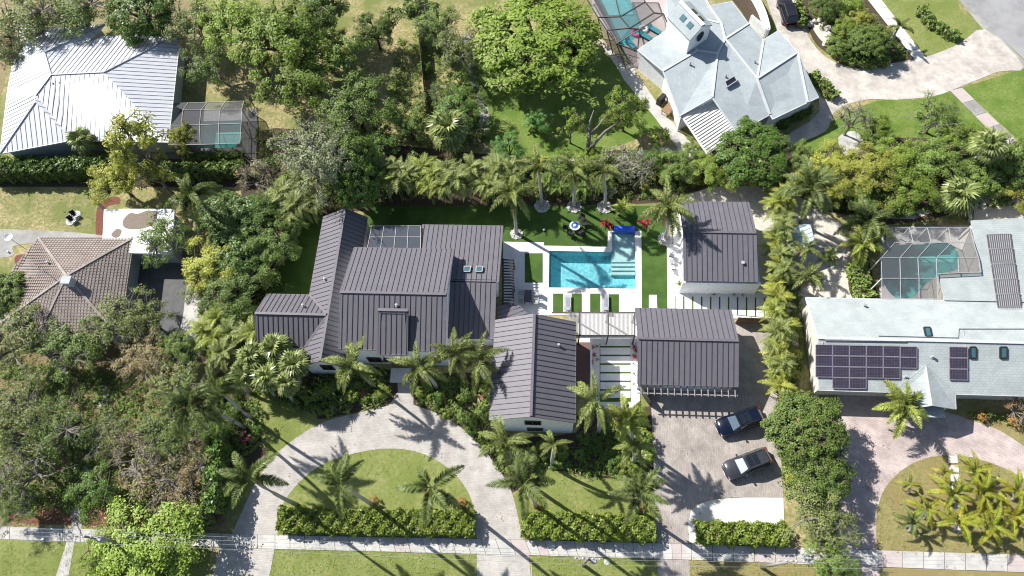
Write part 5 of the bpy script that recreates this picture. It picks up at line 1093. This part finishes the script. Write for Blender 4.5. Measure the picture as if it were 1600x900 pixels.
# floats and loungers on the caged terrace
def ring(x, y, r, m, label, z=.08):
    c = P(x,y,z); mb = MB(); mb.tube([c+V(r*math.cos(k*.3927), r*math.sin(k*.3927), .1) for k in range(17)], r*.38, 8); solo('swim_ring', mb, m, label, 'swim ring', c, smooth=True)
ring(994,52,.55,M['pink'],'pink swim ring on the caged terrace'); ring(1005,46,.5,M['white'],'white swim ring on the caged terrace')
for i, (x, y, a_) in enumerate(((1010,60,.9),(1024,50,.9),(986,72,.6))):
    t = thing('terrace_lounger', ('teal lounger between the swim rings and house','teal lounger close to the shingled roof edge','teal lounger in the shaded corner of the cage')[i], 'sun lounger', P(x,y,.03), 'teal loungers', a_)
    part('cushion', MB().box((0,0,.35), (.65,1.5,.1)), M['teal'], t, local=True); part('back_cushion', MB().bar((0,.75,.38), (0,1.2,.7), .65, .1), M['teal'], t, local=True); part('frame', MB().box((0,.1,.2), (.6,1.6,.2)), M['dark'], t, local=True)
# barbecue and table on the side patio
c = P(1032,160,.04); t = thing('barbecue', 'black covered barbecue on the pale side patio', 'barbecue', c, rz=.9); part('cover', MB().box((0,0,.5), (1.2,.6,.95)).bar((-.6,0,1.0), (.6,0,1.0), .5, .2), M['dark'], t, local=True); part('side_shelf', MB().box((.8,0,.75), (.4,.5,.05)), M['grey'], t, local=True)
c = P(1043,175,.04); t = thing('patio_table', 'brown wooden table beside the black barbecue', 'table', c, rz=-.65); part('tabletop', MB().box((0,0,.72), (1.0,1.7,.07)), M['wood'], t, local=True)
for i in (-1,1):
    for j in (-1,1): part('leg', MB().box((i*.4,j*.7,.35), (.08,.08,.7)), M['wood'], t, local=True)
# stone oval with seats, left garden
c = P(115,341,0); t = thing('stone_oval', 'oval stone seating pad on the left lawn', 'stone pad', c)
part('pad', MB().prism([tuple((c+V(.75*math.cos(k*.314)+.25*math.sin(k*.314), 1.05*math.sin(k*.314), 0)).xy) for k in range(20)], 0, .07), M['stonew'], t)
for x, y, a_ in ((114,346,.7),(118,338,.6)): chair_mesh(M['dark'], M['dark'], 'garden_bench', 'black bench on the oval stone pad', 'bench', P(x,y,.07), a_, 'black benches on the oval pad', 1.0)
d = P(15,372,3.5); t = thing('satellite_dish', 'white satellite dish near the left edge', 'satellite dish', (d.x,d.y,0)); part('mast', MB().tube([(d.x,d.y,0),(d.x,d.y,3.4)], .04, 6), M['grey'], t); part('dish', MB().lathe(d, [(.05,0),(.35,.06),(.5,.2),(.48,.21),(.33,.09)], 14), M['white'], t)
# boulders round the small sand bed and in beds
zone('sand_bed', smooth_px([(1268,38),(1285,36),(1295,50),(1292,68),(1280,60)]), M['sand'], .034)
for i, (x, y) in enumerate(((1264,38),(1272,35),(1280,33),(1288,38),(1294,46),(1295,55),(1293,64),(1289,70),(1455,40),(1466,46),(1008,712),(1278,130))):
    mb = MB(); c = P(x,y,0); r = random.uniform(.35,.6); mb.lathe(c, [(r*.9,-.05),(r,.12),(r*.8,.34),(r*.3,.46)], 8); mb.v = [p+V(random.uniform(-.07,.07),random.uniform(-.07,.07),random.uniform(-.04,.04)) for p in mb.v]
    solo('boulder', mb, M['rock'], 'pale boulder edging the small sand bed' if i < 8 else ('white boulder in the verge hedge by the street' if i < 10 else ('pale boulder at the edge of the shaded bed' if i == 10 else 'grey boulder by the short hedge')), 'boulder', c, 'boulders round the sand bed' if i < 8 else ('boulders in the verge hedge' if i < 10 else None))
# trash bin, kerb plates
for x, y in ((948,878),): solo('valve_cover', MB().lathe(P(x,y), [(.3,0),(.3,.05),(.25,.06)], 14), M['stonew'], 'round white cover in the verge right of the utility pole', 'utility cover', P(x,y))
solo('mailbox', MB().box(P(733,829,.6), (.9,.12,.12)).box(P(729,832,.3), (.1,.1,.6)), M['white'], 'small white post box at the right end of the island hedge', 'mailbox', P(733,829))
solo('driveway_gate', MB().bar(P(1000,606,1.0), P(1016,630,1.0), .06, 1.6), M['dark'], 'dark metal gate between white walk and garage drive', 'gate', P(1008,618))
# ------------------------------------------------------------------ vehicles
def car(loc, rz, paint, label, scr='glass'):
    t = thing('parked_car', label, 'car', loc, None, rz); paint = M[paint]
    st = [(-2.40,.74,.42,.86),(-2.30,.88,.32,.98),(-1.95,.94,.28,1.02),(-1.0,.96,.26,1.03),(.2,.965,.26,1.03),(.95,.96,.26,1.02),(1.55,.945,.26,.98),(2.05,.90,.28,.92),(2.30,.82,.34,.82),(2.42,.66,.42,.68)]
    mb = MB(); n = 10
    for x, w, zb, zt in st: mb.v += [Vector(p) for p in ((x,-w*.85,zb),(x,-w,zb+.16),(x,-w*1.01,(zb+zt)/2),(x,-w*.97,zt-.10),(x,-w*.88,zt),(x,w*.88,zt),(x,w*.97,zt-.10),(x,w*1.01,(zb+zt)/2),(x,w,zb+.16),(x,w*.85,zb))]
    for i in range(len(st)-1):
        for k in range(n): mb.f.append((i*n+k, i*n+(k+1) % n, (i+1)*n+(k+1) % n, (i+1)*n+k))
    mb.f += [tuple(range(n)), tuple(range(len(st)*n-1, len(st)*n-n-1, -1))]; part('body', mb, paint, t, local=True, smooth=True)
    # greenhouse rings: belt, window top, roof
    B = [(-2.28,.80),(-2.0,.87),(.95,.87),(1.12,.76)]; Tp = [(-1.92,.62),(-1.78,.68),(.28,.68),(.42,.60)]
    ring_ = lambda pr, z: [V(x,-w,z) for x, w in pr]+[V(x,w,z) for x, w in reversed(pr)]
    lo, hi = ring_(B,1.0), ring_(Tp,1.58); r2 = [V(p.x*.94-.03, p.y*.9, 1.68) for p in hi]; k = 8
    part('cabin', MB().add(lo+hi+r2, [(i,(i+1)%k,k+(i+1)%k,k+i) for i in range(k)]+[(k+i,k+(i+1)%k,2*k+(i+1)%k,2*k+i) for i in range(k)]+[tuple(range(2*k,3*k))]), paint, t, local=True)
    def glass(nm, a, b, c, d, ins=.1, m='glass'):
        cc = (a+b+c+d)/4; nn = (b-a).cross(d-a).normalized(); nn = nn if nn.dot(cc-V(cc.x*.6-.2,0,.9)) > 0 else -nn
        q = [cc+(p-cc)*(1-ins)+nn*.02 for p in (a,b,c,d)]; part(nm, MB().add(q+[p-nn*.03 for p in q], [(0,1,2,3),(7,6,5,4)]+[(i,(i+1)%4,4+(i+1)%4,4+i) for i in range(4)]), M[m], t, local=True)
    glass('windscreen', lo[3], lo[4], hi[4], hi[3], .06, scr); glass('rear_window', lo[0], lo[7], hi[7], hi[0], .12)
    for s in (0, 1):
        a0, a1, b0, b1 = (lo[1],lo[2],hi[1],hi[2]) if s == 0 else (lo[6],lo[5],hi[6],hi[5])
        for u0, u1 in ((.02,.30),(.33,.63),(.66,.98)): glass('side_window', a0.lerp(a1,u0), a0.lerp(a1,u1), b0.lerp(b1,u1), b0.lerp(b1,u0), .06)
    part('sunroof', MB().box((-.35,0,1.685), (1.15,1.0,.03)), M['glass'], t, local=True)
    for i in (-1, 1):
        part('roof_rail', MB().bar((-1.6,i*.62,1.70), (.1,i*.62,1.70), .04, .05), M['dark'], t, local=True)
        mr = part('mirror', MB().box((.72,i*1.05,1.08), (.14,.22,.14)), paint, t, local=True)
        part('headlight', MB().box((2.26,i*.66,.73), (.18,.26,.12)), M['lens'], t, local=True); part('tail_light', MB().box((-2.36,i*.66,.86), (.1,.3,.14)), M['red'], t, local=True)
        for x in (-1.45, 1.45):
            w = part('wheel', MB().tube([(x,i*.72,.36),(x,i*.97,.36)], .36, 16), M['tyre'], t, local=True); part('rim', MB().tube([(x,i*.96,.36),(x,i*.985,.36)], .25, 12), M['rim'], w, local=True)
    part('grille', MB().box((2.42,0,.56), (.06,.9,.16)), M['dark'], t, local=True); part('bonnet_line', MB().box((1.3,0,1.008), (.02,1.4,.01)), M['dark'], t, local=True)
    part('door_seam', MB().box((-.35,.972,.72),(.02,.012,.5)).box((-.35,-.972,.72),(.02,.012,.5)).box((.75,.968,.72),(.02,.012,.5)).box((.75,-.968,.72),(.02,.012,.5)), M['dark'], t, local=True)
    part('number_plate', MB().box((2.45,0,.45), (.02,.4,.12)), M['white'], t, local=True); part('roof_bar', MB().box((-.35,0,1.705), (.06,1.0,.02)), paint, t, local=True)
    part('rear_bumper', MB().box((-2.38,0,.5), (.14,1.5,.2)), M['dark'], t, local=True)
def dirn(a, b): d = P(*b)-P(*a); return math.atan2(d.y, d.x)
car(P(1156,658,.8)*1-V(0,0,.77), dirn((1190,646),(1122,670)), 'navy', 'dark navy parked car nearer the garage', 'scr2')
car(P(1168,724,.8)*1-V(0,0,.77), dirn((1204,710),(1132,738)), 'gunm', 'grey parked car nearer the white parking pad', 'scr1')
car(P(1231,16,.8)*1-V(0,0,.77), dirn((1236,33),(1224,-5)), 'blackp', 'black parked car on the cream driveway at the top')
# ------------------------------------------------------------------ utility poles and wires
def upole(px, py, h, label, can=True):
    top = P(px, py, h); b = V(top.x, top.y, 0); t = thing('utility_pole', label, 'utility pole', b, None)
    part('shaft', MB().tube([b, b+V(0,0,h)], [.17,.11], 10), M['pole'], t, smooth=True); part('crossarm', MB().box(b+V(0,0,h-.6), (2.2,.12,.14)), M['pole'], t)
    for x in (-1.0,-.4,.4,1.0): part('insulator', MB().lathe(b+V(x,0,h-.52), [(.05,0),(.08,.08),(.05,.16),(.03,.22)], 8), M['white'], t)
    if can: c = part('transformer', MB().lathe(b+V(.55,-.1,h-2.2), [(.25,0),(.27,.1),(.27,.8),(.2,.9)], 12), M['grey'], t); part('bracket', MB().box(b+V(.25,-.05,h-1.7), (.4,.1,.1)), M['dark'], t)
    return b+V(0,0,h-.35)
w1 = upole(131,838,9.5,'utility pole beside the left sidewalk'); w2 = upole(919,872,9.5,'utility pole with transformer on the middle verge'); w3 = upole(1239,876,9.5,'pale utility pole at the right verge', False)
w0 = w1+(w1-w2)*.9; w4 = w3+(w3-w2)*2.5
def wire(a, b, sag, label, r=.010):
    mb = MB().tube([a.lerp(b, s/14)-V(0,0,sag*4*(s/14)*(1-s/14)) for s in range(15)], r, 4, False); solo('power_line', mb, M['grey'], label, 'cable', (a+b)/2, 'overhead power lines along the sidewalk')
for off, z in ((-1.0,0),(.4,0),(1.0,0),(0,-1.6)):
    for a, b in ((w0,w1),(w1,w2),(w2,w3),(w3,w4)): wire(a+V(0,off*.5,z), b+V(0,off*.5,z), .5, 'thin overhead power line along the sidewalk')
wire(w1-V(0,0,.8), P(172,735,5), .3, 'service cable running up from the left utility pole')
wire(P(1420,610,4.2), P(1385,730,.2), .1, 'thin cable from porch eave down to the driveway edge') if False else None

# ------------------------------------------------------------------ one label for each: place in the row or bed
ORD = 'first second third fourth fifth sixth seventh eighth ninth tenth eleventh twelfth thirteenth fourteenth fifteenth sixteenth seventeenth eighteenth nineteenth twentieth'.split()
def ordinal(k):
    if k < 20: return ORD[k]
    tens = {2:'twenty',3:'thirty',4:'forty',5:'fifty'}; n = k+1; return tens[n//10]+'-'+ORD[n % 10-1] if n % 10 else tens[n//10].replace('ty','tieth')
byl = {}
for o in list(COL.objects):
    if o.parent is None and o.get('group') and o.get('label'): byl.setdefault((o['group'], o['label']), []).append(o)
for (g_, l_), os_ in byl.items():
    if len(os_) < 2: continue
    xs = [o.location.x for o in os_]; ys = [o.location.y for o in os_]; hor = max(xs)-min(xs) >= max(ys)-min(ys)
    os_.sort(key=lambda o: o.location.x if hor else -o.location.y)
    for k, o in enumerate(os_): o['label'] = f"{l_}, {ordinal(k)} from the {'left' if hor else 'top'}"
